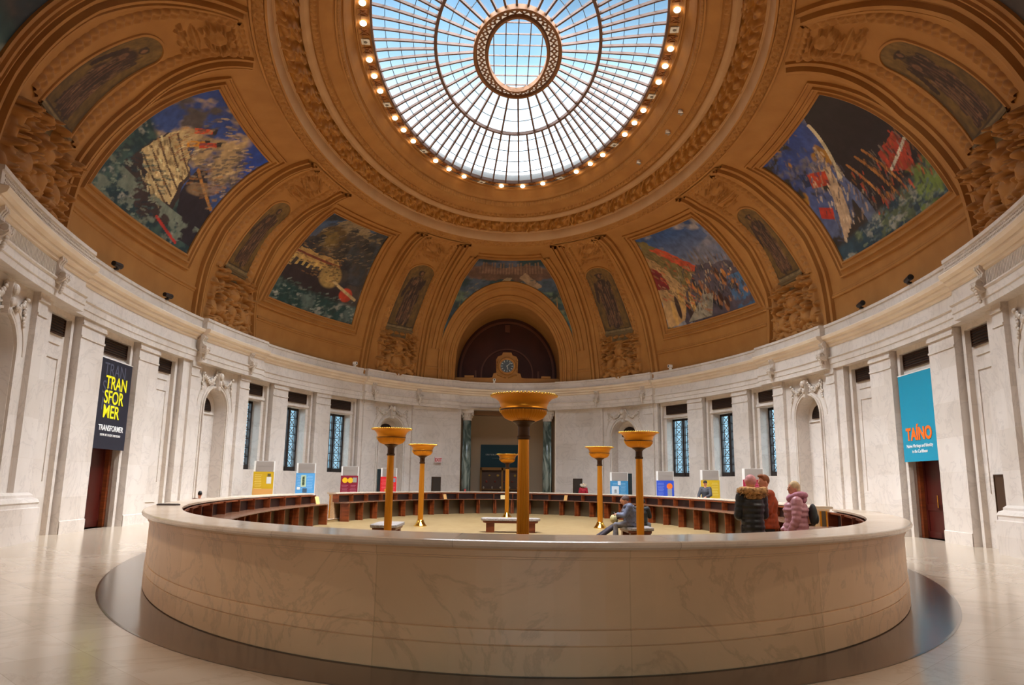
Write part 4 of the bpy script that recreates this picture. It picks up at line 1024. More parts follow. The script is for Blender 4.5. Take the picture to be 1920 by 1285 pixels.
# vent grilles
grilles = {}
def make_grille(w, h):
    root = empty('vent_grille'); mb = MB(); f = .035
    mb.box((0, .005, 0), (w, .02, h)); mb.build('backing', M_BLACK, root)
    mb = MB()
    for x in (-w / 2 + f / 2, w / 2 - f / 2): mb.box((x, -.02, 0), (f, .05, h))
    for z in (-h / 2 + f / 2, h / 2 - f / 2): mb.box((0, -.02, z), (w, .05, f))
    for i in range(5): mb.box((0, -.015, -h / 2 + h * (i + 1) / 6), (w, .03, .028))
    mb.build('louvre_frame', M_GRIL, root); return root
def ord_side(side): return 'left' if side < 0 else 'right'
BN = {('win', 0): 'over the lattice window nearest the clock', ('win', 1): 'over the middle of three lattice windows', ('win', 2): 'over the lattice window furthest from the clock'}
cnt = {}
for (c, wdeg, off, side, kind) in BLIND:
    w = (E(c - wdeg / 2) - E(c + wdeg / 2)).length; k = cnt.get((side, kind), 0); cnt[(side, kind)] = k + 1
    g = make_grille(w, .50); g.matrix_world = frame_at(c, off + .02, 5.95)
    if kind == 'win': lab = 'bronze louvred vent %s, %s wall' % (BN[(kind, k)], ord_side(side))
    elif kind == 'door': lab = 'wide bronze louvred vent directly over the hanging %s banner' % ('black' if side < 0 else 'turquoise')
    else: lab = 'bronze vent over the blank bay, %s side of the %s banner' % (('clock' if k == 0 else 'viewer'), 'black' if side < 0 else 'turquoise')
    tag(g, lab, 'vent grille')
# half round grilles, keystones, garlands and consoles round the niches
def niche_word(c): return {32: 'nearest the clock', 75: 'next to the banner bays', 113: 'at the edge of the picture'}[min((32, 75, 113), key=lambda q: abs(q - abs(c)))]
mbC_ = MB()
prof = [(0, .0), (.06, .02), (.20, .05), (.30, .16), (.30, .26), (.22, .34), (.12, .40), (.08, .52), (.12, .60), (.17, .66), (.16, .74), (.06, .80), (0, .80)]
cons_t = []
for (c, off, side, lo, hi) in NICHES:
    g = empty('arched_vent'); g.matrix_world = frame_at(c, off - .52, 4.60)
    mb = MB(); pts = [(.56 * math.cos(pi * i / 20), 0, .56 * math.sin(pi * i / 20)) for i in range(21)]; mb.add([(x, .0, z) for x, y, z in pts] + [(x, .03, z) for x, y, z in pts], [tuple(range(21)), tuple(range(21, 42))[::-1]]); mb.build('backing', M_BLACK, g)
    mb = MB()
    for (x, y, z), (x2, y2, z2) in zip(pts, pts[1:]): mb.bar((x, -.02, z), (x2, -.02, z2), .03, .03, (0, 1, 0))
    mb.bar((-.56, -.02, 0), (.56, -.02, 0), .03, .03, (0, 1, 0))
    for i in range(1, 8): z = i * .07; x = math.sqrt(.56 ** 2 - z * z); mb.box((0, -.015, z), (2 * x, .02, .022))
    mb.build('louvre_frame', M_GRIL, g); tag(g, 'half round bronze vent in the %s arch %s' % (ord_side(side), niche_word(c)), 'vent grille')
    k = empty('keystone_carving'); k.matrix_world = frame_at(c, off, 5.45)
    mb = MB(); mb.add([(-.10, -.02, .0), (.10, -.02, .0), (.19, -.02, .75), (-.19, -.02, .75), (-.08, -.16, 0), (.08, -.16, 0), (.15, -.22, .75), (-.15, -.22, .75)], [(0, 1, 2, 3), (4, 5, 6, 7), (0, 1, 5, 4), (1, 2, 6, 5), (2, 3, 7, 6), (3, 0, 4, 7)])
    mb.ell((0, -.24, .6), (.12, .08, .14), nu=10, nv=8); mb.ell((0, -.2, .3), (.09, .06, .12), nu=10, nv=8); mb.ell((0, -.16, .08), (.07, .05, .1), nu=10, nv=8); mb.build('scroll_block', M_WALL, k, smooth=False)
    for s_ in (-1, 1):
        mb = MB(); rs = random.Random(5)
        for i in range(26):
            q = i / 25; x = s_ * (.15 + 1.05 * q); z = .72 - .55 * math.sin(pi * q) * .7 - .12 * q; mb.ell((x, -.06 - rs.uniform(0, .05), z + rs.uniform(-.05, .05)), (.055 + rs.uniform(0, .03), .045, .05 + rs.uniform(0, .03)), nu=8, nv=6)
        for i in range(9): mb.ell((s_ * (1.2 + rs.uniform(-.04, .04)), -.06, .62 - i * .085), (.06, .04, .06), nu=8, nv=6)
        mb.build('garland', M_WALL, k, smooth=True)
    tag(k, 'carved keystone with garlands over the %s arch %s' % (ord_side(side), niche_word(c)), 'carving')
    for q, t in enumerate((lo - .9, hi + .9)):
        cons_t.append((t, c, side, q))
def make_console():
    root = empty('scroll_bracket'); mb = MB(); w = .32
    for x0, x1 in ((-w / 2, -w / 2 + .08), (-.04, .04), (w / 2 - .08, w / 2)):
        b = mb.add([(x0, -y, z) for y, z in prof] + [(x1, -y, z) for y, z in prof], []); m_ = len(prof)
        mb.f += [tuple(b + i for i in range(m_)), tuple(b + m_ + i for i in range(m_))[::-1]] + [(b + i, b + i + 1, b + m_ + i + 1, b + m_ + i) for i in range(m_ - 1)]
    b = mb.add([(-w / 2, -y * .85, z) for y, z in prof] + [(w / 2, -y * .85, z) for y, z in prof], []); mb.f += [(b + i, b + i + 1, b + len(prof) + i + 1, b + len(prof) + i) for i in range(len(prof) - 1)]
    mb.build('bracket_body', M_WALL, root)
    mb = MB()
    for s_ in (-1, 1): mb.tube([(s_ * .17, -.2 - .09 * math.cos(a), .24 + .09 * math.sin(a)) for a in [2 * pi * i / 12 for i in range(13)]], .02, 6)
    for i in range(7): mb.ell((0, -.26 + .02 * i, .20 - .07 * i), (.11 - .01 * i, .05, .06), nu=8, nv=6)
    mb.build('leaf_carving', M_WALL, root, smooth=True); return root
proto = make_console()
for i, (t, c, side, q) in enumerate(cons_t):
    o = proto if i == 0 else copy_tree(proto); o.matrix_world = frame_at(t, .30, 6.72)
    tag(o, 'scroll bracket, %s of the pair over the %s arch %s' % ('left' if q == 0 else 'right', ord_side(side), niche_word(c)), 'bracket')

# ------------------------------------------------------------------ doors under the banners
for i, (h0, h1, dep, side) in enumerate(DOORS):
    c = (h0 + h1) / 2; w = (E(h0, dep) - E(h1, dep)).length
    root = empty('door_%d' % (i + 1), kind='structure'); root.matrix_world = frame_at(c, dep + .12, 0)
    mb = MB(); mb.box((0, .06, 1.55), (w, .04, 3.1)); mb.build('dark_opening', M_BLACK, root)
    mb = MB()
    for x in (-w / 2 + .09, w / 2 - .09): mb.box((x, -.06, 1.55), (.18, .24, 3.1))
    mb.box((0, -.06, 3.0), (w, .24, .2)); mb.build('door_frame', M_WOOD, root)
    for s_ in (-1, 1):
        mb = MB(); lw = w / 2 - .20
        for x in (.05, lw - .05): mb.box((x, 0, 1.45), (.12, .05, 2.85))
        for z in (.12, 1.0, 2.82): mb.box((lw / 2, 0, z), (lw, .05, .2))
        mb.box((lw / 2, .01, 1.5), (lw, .02, 2.8)); R = Matrix.Rotation(0, 3, 'Z')
        leaf = mb.build('door_leaf', mat('mahogany', S(64, 16, 10), .3), root); leaf.location = (-w / 2 + .19, -.02, 0) if s_ < 0 else (w / 2 - .19, -.02, 0); leaf.rotation_euler = (0, 0, 0 if s_ < 0 else pi)
        mb = MB(); mb.tube([(lw - .1, -.06, 1.0), (lw - .1, -.06, 1.4)], .015, 8); mb.build('handle', M_BRASSP, leaf)

# ------------------------------------------------------------------ hanging banners
YEL = mat('banner_yellow', S(250, 240, 30), .5); DK = mat('banner_black', S(26, 28, 42), .55); GY = mat('banner_grey_letters', S(78, 82, 98), .5); WH = mat('banner_white', S(240, 240, 238), .5)
TQ = mat('banner_turquoise', S(14, 138, 168), .55); OR_ = mat('banner_orange', S(250, 110, 20), .5); TEAL = mat('banner_teal', S(8, 62, 74), .6)
def banner(t, w, z0, z1, m, **k):
    root = empty('hanging_banner'); root.matrix_world = frame_at(t, -.10, z0); mb = MB(); mb.box((0, 0, (z1 - z0) / 2), (w, .02, z1 - z0)); mb.build('cloth', m, root)
    mb = MB(); mb.tube([(-w / 2 - .03, 0, z1 - z0), (w / 2 + .03, 0, z1 - z0)], .02, 8); mb.build('top_rod', M_WHITE, root); return tag(root, **k)
tb = (sgn_t(90.7, -1) + sgn_t(97, -1)) / 2; wb = (E(sgn_t(91.2, -1)) - E(sgn_t(96.6, -1))).length
r = banner(tb, wb, 2.55, 5.5, DK, label='tall black hanging banner with yellow TRANSFORMER lettering on the left wall', cat='banner')
for i, (s_, z) in enumerate((('TRAN', 1.98), ('SFOR', 1.50), ('MER', 1.02))):
    text(s_, .60, YEL, r, (.06 - .09 * i, -.02, z), sx_=(.95, .95, 1.0)[i], bold=.008); 
for i, (s_, z, x) in enumerate((('TRAN', 2.40, -.10), ('SFOR', 1.80, -.20), ('MER', 1.26, -.3))):
    text(s_, .60, GY, r, (x, -.013, z), sx_=.95, bold=.0, ext=.001)
text('TRANSFORMER', .26, WH, r, (0, -.02, .60), sx_=.95, bold=.004); text('NATIVE ART IN LIGHT AND SOUND', .11, WH, r, (0, -.02, .42), sx_=.78)
tb = (sgn_t(90.7, 1) + sgn_t(97, 1)) / 2
r = banner(tb, wb, 2.50, 5.45, TQ, label='tall turquoise hanging banner with orange TAINO lettering on the right wall', cat='banner')
text('TA\u00cdNO', .56, OR_, r, (.02, -.02, .72), sx_=.95, bold=.022); text('Native Heritage and Identity', .16, WH, r, (0, -.02, .46), sx_=.92); text('in the Caribbean', .16, WH, r, (0, -.02, .28), sx_=.92)

# ------------------------------------------------------------------ entrance: columns, far doors, teal banner
for x, w_ in ((-2.62, 'left'), (2.72, 'right')):
    root = empty('column', (x, 23.42, 0)); mb = MB(); mb.lathe([(.40, 0), (.40, .12), (.36, .16), (.38, .24), (.34, .30), (.31, .34)], nseg=32); mb.box((0, 0, .05), (.86, .86, .1)); mb.build('base', M_WALL, root)
    mb = MB(); mb.lathe([(.31, .34), (.305, 2.5), (.27, 5.72)], nseg=36); mb.build('shaft', M_GREEN, root, smooth=True)
    mb = MB(); mb.lathe([(.27, 5.70), (.31, 5.74), (.29, 5.80), (.30, 6.0), (.40, 6.14), (.42, 6.2)], nseg=32); mb.box((0, 0, 6.30), (.86, .86, .2))
    for i in range(12):
        a = 2 * pi * i / 12; mb.ell((.33 * math.cos(a), .33 * math.sin(a), 5.98), (.05, .05, .13), nu=6, nv=6)
    for sx_ in (-1, 1):
        for sy_ in (-1, 1): mb.ell((sx_ * .36, sy_ * .36, 6.12), (.09, .09, .09), nu=8, nv=6)
    mb.build('capital', M_WALL, root); tag(root, 'dark green marble column on the %s of the far entrance' % w_, 'column')
mb = MB()
for x in (-3.12, 3.22): mb.box((x, 24.05, 3.2), (.28, .5, 6.4))
mb.box((0, 24.1, 6.25), (6.6, .5, .3)); mb.build('trim_25', mat('dark_beam', S(120, 84, 50), .6), kind='structure')
r = empty('teal_banner', (-.22, VY - .06, 2.72), label='dark teal banner with small white lettering in the far entrance', cat='banner')
mb = MB(); mb.box((0, 0, .8), (3.1, .03, 1.6)); mb.build('cloth', TEAL, r); text('I N F I N I T Y   O F   N A T I O N S', .17, WH, r, (.1, -.03, .84)); text('Art and History in the Collections', .09, mat('dim_white', S(120, 150, 150), .5), r, (-.1, -.03, .62))
r = empty('display_case', (-.22, VY - .3, 0), label='glazed display case with small exhibits under the teal banner', cat='display case')
mb = MB(); mb.box((0, .12, 1.35), (3.0, .1, 2.7)); mb.build('back', mat('case_back', S(96, 70, 54), .6), r)
mb = MB()
for x in (-1.5, 0, 1.5): mb.box((x, 0, 1.35), (.12, .34, 2.7))
for z in (.1, 2.62): mb.box((0, 0, z), (3.1, .34, .2))
for z in (1.2,): mb.box((0, 0, z), (3.0, .3, .04))
mb.build('frame', mat('case_bronze', S(150, 104, 46), .5, .2), r)
rs = random.Random(3)
for i in range(14):
    mb = MB(); x = -1.3 + .2 * i; mb.ell((x, .03, 1.32 + (i % 3) * .42), (.05 + rs.random() * .05, .04, .05 + rs.random() * .07), nu=10, nv=8); mb.build('exhibit', mat('exhibit_%d' % (i % 3), [S(190, 170, 140), S(150, 60, 40), S(190, 150, 60)][i % 3], .5), r, smooth=True)
# clock
ck = empty('wall_clock', (-.02, 23.15, 8.25), label='plaster framed round clock standing on the ledge under the far arch', cat='clock')
pts = [(-1.5, 0), (-1.5, .28), (-.98, .34), (-.9, .62), (-.72, .66), (-.74, 1.55), (-.62, 1.78), (-.36, 1.86), (-.28, 2.06), (.28, 2.06), (.36, 1.86), (.62, 1.78), (.74, 1.55), (.72, .66), (.9, .62), (.98, .34), (1.5, .28), (1.5, 0)]
mb = MB(); b = mb.add([(x, 0, z) for x, z in pts] + [(x, .4, z) for x, z in pts], []); n_ = len(pts); mb.f += [tuple(range(n_)), tuple(range(n_, 2 * n_))[::-1]] + [(i, (i + 1) % n_, n_ + (i + 1) % n_, n_ + i) for i in range(n_)]; mb.build('case', M_PLAS, ck)
def ringy(mb, r0, r1, y0, y1, c=(0, 0, 0), k=36):
    mb.grid([[Vector((c[0] + r_ * math.sin(a), c[1] + y, c[2] + r_ * math.cos(a))) for r_, y in ((r0, y0), (r0, y1), (r1, y1), (r1, y0))] for a in [2 * pi * i / k for i in range(k + 1)]])
cz = (0, 0, 1.12)
mb = MB(); ringy(mb, .44, .58, -.03, -.14, cz)
for s_ in (-1, 1):
    for i in range(7): mb.ell((s_ * (.12 + .08 * i), -.05, .34 + .03 * i), (.06, .05, .05), nu=8, nv=6)
    for i in range(6): mb.ell((s_ * .66, -.04, .75 + .16 * i), (.05, .05, .07), nu=8, nv=6)
mb.build('bezel', M_GILT, ck, smooth=True)
mb = MB(); mb.add([(.45 * math.sin(2 * pi * i / 36), -.03, 1.12 + .45 * math.cos(2 * pi * i / 36)) for i in range(36)], [tuple(range(36))]); mb.build('dial', mat('dial_dark', S(50, 50, 46), .4), ck)
mb = MB()
for i in range(12):
    a = pi * i / 6; d = Vector((math.sin(a), 0, math.cos(a))); mb.bar(Vector((0, -.045, 1.12)) + d * .30, Vector((0, -.045, 1.12)) + d * .41, .045, .01, (0, 1, 0))
ringy(mb, .425, .44, -.035, -.05, cz); mb.build('hour_mark', mat('pale_dial_marks', S(190, 188, 178), .5), ck)
for a, L, w in ((.82, .34, .035), (2.9, .24, .05)):
    mb = MB(); d = Vector((math.sin(a), 0, math.cos(a))); c = Vector((0, -.055, 1.12)); mb.bar(c - d * .06, c + d * L, w, .012, (0, 1, 0)); mb.build('hand', MAT['pale_dial_marks'], ck)
mb = MB(); mb.box((0, 23.45, 8.32), (7.6, .5, .5)); 
for x in (-2.55, 2.6): mb.box((x, 23.35, 8.64), (.62, .4, .14))
mb.build('trim_26', M_PLAS, kind='structure')
# wall boxes
def wallbox(t, z0, z1, w, d, m, name, label, cat, off=0.0):
    r = empty(name); r.matrix_world = frame_at(t, off, z0); mb = MB(); mb.box((0, -d / 2, (z1 - z0) / 2), (w, d, z1 - z0)); mb.build('panel', m, r)
    mb = MB(); 
    for x in (-w / 2 + .02, w / 2 - .02): mb.box((x, -d - .005, (z1 - z0) / 2), (.04, .02, z1 - z0))
    for z in (.02, z1 - z0 - .02): mb.box((0, -d - .005, z), (w, .02, .04))
    mb.build('edge_frame', M_BRONZE, r); return tag(r, label, cat)
wallbox(-19.6, .35, 1.98, .62, .10, mat('dark_panel', S(58, 48, 40), .5), 'access_panel', 'dark metal panel on the wall left of the far entrance, below the exit sign', 'panel')
wallbox(20.2, .35, 1.98, .62, .10, MAT['dark_panel'], 'access_panel', 'dark metal panel on the wall right of the far entrance', 'panel')
wallbox(sgn_t(104.3, 1) + .05, .55, 2.02, 1.0, .06, mat('brown_panel', S(74, 52, 34), .45, .3), 'access_panel', 'brown metal panel on the wall to the right of the turquoise banner', 'panel', off=REC)
ex = empty('exit_sign'); ex.matrix_world = frame_at(-19.4, .12, 2.85); mb = MB(); mb.box((0, 0, .2), (.48, .08, .34)); mb.build('box', mat('sign_pale', S(226, 200, 196), .5), ex); text('EXIT', .28, mat('exit_red', S(200, 40, 40), .5), ex, (0, -.05, .10), sx_=.85, bold=.008)
mb = MB(); mb.box((0, .06, .2), (.08, .1, .1)); mb.build('bracket', M_GREY, ex); tag(ex, 'small red and white EXIT sign on the wall left of the far entrance', 'exit sign')
# cameras and lamps on the cornice
def cornice_cam(t, label, dark=False):
    z = 8.22; r = empty('spotlight' if dark else 'security_camera'); r.matrix_world = frame_at(t, .32 + off_at(abs(t)), z); mb = MB(); mb.box((0, 0, .03), (.12, .12, .06)); mb.tube([(0, 0, .05), (0, 0, .14)], .02, 8); mb.build('stand', M_IRON if dark else M_WHITE, r)
    mb = MB()
    if dark: mb.tube([(-.22, 0, .16), (.22, -.04, .18)], [.08, .10], 12)
    else: mb.box((0, -.02, .18), (.17, .22, .16))
    mb.build('housing', M_IRON if dark else M_WHITE, r)
    if dark:
        sd_ = bpy.data.lights.new('spot_beam', 'SPOT'); sd_.energy = SPOT_W; sd_.color = (1.0, .90, .78); sd_.spot_size = rad(95); sd_.spot_blend = .8; sd_.shadow_soft_size = .12
        so_ = bpy.data.objects.new('spot_beam', sd_); C.objects.link(so_); p_ = E(t, .65 + off_at(abs(t)), z + .16); so_.location = p_; q_ = Nrm(t); so_.rotation_euler = Vector((q_.x * .55, q_.y * .55, -1)).to_track_quat('-Z', 'Y').to_euler()
    mb = MB(); mb.ell((0, -.14, .18) if not dark else (.23, -.04, .18), (.05, .02, .05) if not dark else (.02, .08, .08), nu=10, nv=6); mb.build('lens', M_BLACK, r); tag(r, label, 'spotlight' if dark else 'security camera')
cornice_cam(-43.8, 'small white security camera on the cornice above the left lattice windows'); cornice_cam(46.2, 'small white security camera on the cornice above the right lattice windows'); cornice_cam(-3.9, 'small white security camera on the ledge just left of the clock')
cornice_cam(-97.5, 'dark spotlight on the left cornice above the black banner', True); cornice_cam(-87.6, 'dark spotlight on the left cornice between the black banner and the arch', True)
cornice_cam(88.6, 'dark spotlight on the right cornice left of the turquoise banner', True); cornice_cam(97.3, 'dark spotlight on the right cornice above the turquoise banner', True)
for t_ in (-123, -134, -145, 123, 134, 145): cornice_cam(t_, 'added unseen spotlight on the %s cornice, %s one past the arch at the edge' % ('left' if t_ < 0 else 'right', {123: 'first', 134: 'second', 145: 'third'}[abs(t_)]), True)  # added lamps beyond the view, there to brighten the near floor
# ceiling fittings on the cove
for i, (t, a) in enumerate(((84, 6.68), (76, 6.72), (61, 6.68))):
    b = ringb(a); r_ = rad(t); o = empty('ceiling_fitting', (a * math.sin(r_), b * math.cos(r_), 16.42)); mb = MB(); mb.lathe([(.09, .12), (.10, 0), (.05, -.02)], nseg=16); mb.build('ring', M_WHITE, o); mb = MB(); mb.box((0, 0, -.03), (.22, .06, .03)); mb.box((.04, .05, -.05), (.06, .14, .02)); mb.build('bracket', M_GREY, o)
    tag(o, ('small white ceiling fitting on the right cove, one furthest from the clock', 'small white ceiling fitting on the right cove, middle of three', 'small white ceiling fitting on the right cove, one nearest the clock')[i], 'ceiling fitting')

# ------------------------------------------------------------------ marble counter ring and its desks
def csweep(mb, pts, t0, t1, step=1.5, caps=False):
    L = [0]
    for i in range(1, len(pts)): L.append(L[-1] + math.hypot(pts[i][0] - pts[i - 1][0], pts[i][2] - pts[i - 1][2]))
    P = []; U = []
    for t in trange(t0, t1, step):
        r = rad(t); P.append([Vector((a * math.sin(r), b * math.cos(r), z)) for a, b, z in pts]); U.append([(arc(t if t <= 200 else t - 360, 8.66, 19.8) + (0 if t <= 200 else 94.0), q) for q in L])
    mb.grid(P, U)
    if caps:
        for t in (t0, t1):
            r = rad(t); mb.add([Vector((a * math.sin(r), b * math.cos(r), z)) for a, b, z in pts], [tuple(range(len(pts)))])
def off2(o): return (8.66 + o, 19.80 + o)
BODY = [off2(o) + (z,) for o, z in ((0, 0), (0, .245), (-.012, .25), (-.012, .256), (0, .26), (-.01, .375), (-.024, .38), (-.024, .386), (-.014, .39), (-.02, .955), (-.005, .96), (-.005, .975), (.01, .98), (.01, 1.03), (.03, 1.05))]
BODY = [off2(-.02) + (0,), off2(-.02) + (.012,), off2(0) + (.014,)] + BODY[1:]
BODYI = BODY + [(8.36, 19.25, 1.05), (8.36, 19.25, ZI), (8.60, 19.7, ZI)]
TOPP = [off2(o) + (z,) for o, z in ((.02, 1.045), (.075, 1.05), (.105, 1.07), (.112, 1.09), (.10, 1.112), (.08, 1.12))] + [(8.28, 19.02, 1.12), (8.25, 18.98, 1.11), (8.25, 18.98, 1.07), (8.30, 19.05, 1.05)]
PER = arc(180, 8.66, 19.8) - arc(-180, 8.66, 19.8)
def section(t0, t1, label, side_name):
    root = empty('marble_counter', (0, 0, 0), label=label, cat='counter')
    for nm, pts, m in (('wall_panel', BODYI, M_RING), ('counter_top', TOPP + TOPP[:1], M_TOP)):
        mb = MB(); csweep(mb, pts, t0, t1, caps=True); mb.build(nm, m, root)
    dk = empty('curved_desk', (0, 0, 0), label='red wood desk with pigeonholes lining the inside of the %s' % side_name, cat='desk')
    ci = lambda o: (8.25 + o, 19.0 + o)
    mb = MB(); csweep(mb, [ci(.11) + (1.045,), ci(.10) + (.70,), ci(-.20) + (.70,)], t0, t1); mb.build('pigeonhole_back', M_WOODD, dk)
    mb = MB(); csweep(mb, [(7.62, 18.38, .66), (7.60, 18.36, .68), (7.62, 18.38, .705), (8.32, 19.1, .705), (8.32, 19.1, .66), (7.62, 18.38, .66)], t0, t1, caps=True); mb.build('desk_top', mat('worn_desk_wood', S(112, 76, 56), .25), dk)
    mb = MB(); csweep(mb, [(8.22, 18.95, 1.045), (8.20, 18.93, 1.04), (8.20, 18.93, 1.0), (8.24, 18.97, .995)], t0, t1); mb.build('top_rail', M_WOOD, dk)
    mb = MB(); csweep(mb, [(7.96, 18.82, .66), (7.96, 18.82, ZI)], t0, t1); mb.build('knee_panel', M_PANEL, dk)
    s0, s1 = arc(t0, 8, 18.8), arc(t1 if t1 <= 200 else 200, 8, 18.8) + (0 if t1 <= 200 else arc(t1 - 360, 8, 18.8) - arc(-160, 8, 18.8))
    k = int(abs(s1 - s0) / 1.09); T = []
    tt = np.linspace(t0, t1, 2000); r_ = np.radians(tt); ds = np.hypot(8 * np.cos(r_), 18.8 * np.sin(r_)) / (1 + .60 * np.sin(r_) ** 2); cs = np.concatenate([[0], np.cumsum((ds[1:] + ds[:-1]) / 2 * np.diff(r_))])
    k = int(cs[-1] / 1.09); ends = [float(np.interp(cs[-1] * i / k, cs, tt)) for i in range(k + 1)]
    for i, t in enumerate(ends):
        e_ = .15 if i == 0 else (-.15 if i == k else 0); R = Matrix.Rotation(rzat(t + e_, 8.25, 19.0), 3, 'Z')
        r1 = rad(t + e_); c = Vector((8.25 * math.sin(r1), 19.0 * math.cos(r1), 0)); nn_ = Nrm(t + e_, 8.25, 19.0)
        mb = MB(); mb.box(c + nn_ * (-.03) + Vector((0, 0, .875)), (.05, .28, .33), R); mb.build('divider', M_WOOD, dk)
        mb = MB(); mb.box(c + nn_ * .42 + Vector((0, 0, .27)), (.05 if 0 < i < k else .10, .40, .78), R)
        if 0 < i < k: mb.box(c + nn_ * .42 + Vector((0, 0, .27)), (.20, .05, .78), R)
        mb.build('leg_panel', M_WOOD, dk)
    for t, s_ in ((t0, 1), (t1, -1)):
        r1 = rad(t); P0 = Vector((8.66 * math.sin(r1), 19.8 * math.cos(r1), 0)); N_ = Nrm(t, 8.66, 19.8); T_ = Vector((N_.y, -N_.x, 0)) * -s_
        if T_.dot(Vector((math.cos(r1), -math.sin(r1), 0))) * s_ > 0: T_ = -T_
        for nm_, d0, d1, th, m_ in (('gate_post', .05, .09, .05, M_BRASS), ('end_panel', .09, .20, .03, M_PANEL), ('gate_post', .20, .24, .05, M_BRASS)):
            mb = MB(); c_ = P0 + N_ * ((d0 + d1) / 2) + T_ * (th / 2) + Vector((0, 0, .50)); R_m = Matrix((N_, Vector((-N_.y, N_.x, 0)), Vector((0, 0, 1)))).transposed(); mb.box(c_, (d1 - d0, th, 1.0), R_m); mb.build(nm_, m_, root)
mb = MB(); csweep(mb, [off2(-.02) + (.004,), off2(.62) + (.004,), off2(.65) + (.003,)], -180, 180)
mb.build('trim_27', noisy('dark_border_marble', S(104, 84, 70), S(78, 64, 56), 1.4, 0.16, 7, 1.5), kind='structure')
section(117.3, 360 - 75.6, 'long curved white marble counter filling the foreground', 'near counter')
section(-67.5, 109.6, 'curved marble counter section at the far side of the oval', 'far counter')

# ------------------------------------------------------------------ torchieres
def flute(n_, amp, zlo, zhi):
    return lambda r, z, th: r * (1 + amp * (abs(math.sin(n_ * th / 2)) - .5)) if zlo < z < zhi else r
def make_torch():
    root = empty('floor_lamp')
    mb = MB(); mb.lathe([(.26, 0), (.26, .03), (.23, .05), (.21, .09), (.17, .14), (.14, .22), (.12, .26)], nseg=32); mb.build('base', M_BRASSP, root, smooth=True)
    mb = MB(); mb.lathe([(.105, .2), (.105, .6), (.10, 1.6), (.095, 2.50)], nseg=64, rfun=flute(16, .10, .21, 2.49)); mb.build('pole', M_BRASS, root)
    mb = MB(); mb.lathe([(.105, 2.48), (.12, 2.50), (.12, 2.53), (.10, 2.55), (.10, 2.70), (.125, 2.74), (.20, 2.79), (.19, 2.81)], nseg=32); mb.build('collar', M_BRONZE, root, smooth=False)
    prof = [(.10, 2.79), (.22, 2.805), (.32, 2.85), (.385, 2.93), (.405, 2.99), (.405, 3.0), (.415, 3.01), (.405, 3.02), (.41, 3.06), (.44, 3.14), (.50, 3.20), (.57, 3.225), (.585, 3.24), (.57, 3.25), (.52, 3.235), (.46, 3.19), (.41, 3.11), (.38, 3.0), (.32, 2.90), (.1, 2.84)]
    mb = MB(); mb.lathe(prof[:5], nseg=192, rfun=flute(48, .09, 2.80, 2.985), cap=False); mb.lathe(prof[4:], nseg=96, cap=False); mb.build('bowl', M_BRASS, root, smooth=True)
    mb = MB()
    for i in range(56):
        a = 2 * pi * i / 56; mb.ell((.575 * math.cos(a), .575 * math.sin(a), 3.245), (.026, .026, .02), nu=6, nv=4)
    mb.build('beaded_rim', M_BRASSP, root, smooth=True)
    mb = MB(); mb.lathe([(.40, 2.985), (.418, 2.99), (.418, 3.005), (.40, 3.01)], nseg=48, cap=False); mb.build('dark_band', M_BRONZE, root)
    mb = MB(); mb.ell((-.40, 0, 3.0), (.035, .03, .06), nu=8, nv=6); mb.build('knob', M_BRASSP, root, smooth=True)
    mb = MB(); mb.ell((0, 0, 3.02), (.12, .12, .10), nu=12, nv=8); mb.build('lamp_bulb', mat('torch_bulb', S(255, 220, 170), .5, emit=(1, .72, .40, 1), es=30.0), root, smooth=True)
    return root
tp = make_torch()
TL = [(-.055, -13.35, 'brass floor lamp with bowl shade in front of the middle bench, largest in view'), (-3.62, -4.5, 'brass floor lamp standing in front of the bench end, left of the middle'), (3.62, -4.45, 'brass floor lamp partly covering the seated person in the blue jacket'),
      (-3.60, 4.45, 'brass floor lamp with flared foot showing, left of the middle bench'), (3.66, 4.5, 'brass floor lamp with polished foot showing, left of the seated people'), (-.02, 13.35, 'brass floor lamp in front of the teal banner, smallest in view')]
for i, (x, y, lab) in enumerate(TL):
    o = tp if i == 0 else copy_tree(tp); o.location = (x, y, ZI); tag(o, lab, 'floor lamp')
    ld = bpy.data.lights.new('lamp_light', 'SPOT'); ld.energy = LAMP_W; ld.color = LAMP_COL; ld.shadow_soft_size = .16; ld.spot_size = rad(158); ld.spot_blend = .5
    lo = bpy.data.objects.new('lamp_light', ld); C.objects.link(lo); lo.location = (x, y, ZI + 3.2); lo.rotation_euler = (pi, 0, 0)

# ------------------------------------------------------------------ benches
def make_bench(L=2.15, w=.80):
    root = empty('bench')
    def oblong(mb, L_, w_, z0, z1, bev=.02):
        pts = []; 
        for i in range(11): a = -pi / 2 + pi * i / 10; pts.append((L_ / 2 - .22 + .22 * math.cos(a), (w_ / 2) * math.sin(a)))
        for i in range(11): a = pi / 2 + pi * i / 10; pts.append((-L_ / 2 + .22 + .22 * math.cos(a), (w_ / 2) * math.sin(a)))
        k = len(pts); rows = []
        for s_, z in ((1 - bev, z0), (1, z0 + .015), (1, z1 - .015), (1 - bev, z1)): rows.append([Vector((x * s_, y * s_, z)) for x, y in pts] + [Vector((pts[0][0] * s_, pts[0][1] * s_, z))])
        mb.grid(rows); mb.add([(x * (1 - bev), y * (1 - bev), z1) for x, y in pts], [tuple(range(k))]); mb.add([(x * (1 - bev), y * (1 - bev), z0) for x, y in pts], [tuple(range(k))[::-1]])
    mb = MB(); oblong(mb, L, w, .41, .50); mb.build('seat', noisy('speckled_seat', S(176, 166, 160), S(130, 124, 122), 26, .5), root)
    mb = MB(); oblong(mb, L - .14, w - .1, .33, .41); mb.build('apron', M_WOOD, root)
    for x in (-.73, .73): mb = MB(); mb.box((x, 0, .165), (.30, w - .22, .33)); mb.build('leg', M_WOOD, root)
    return root
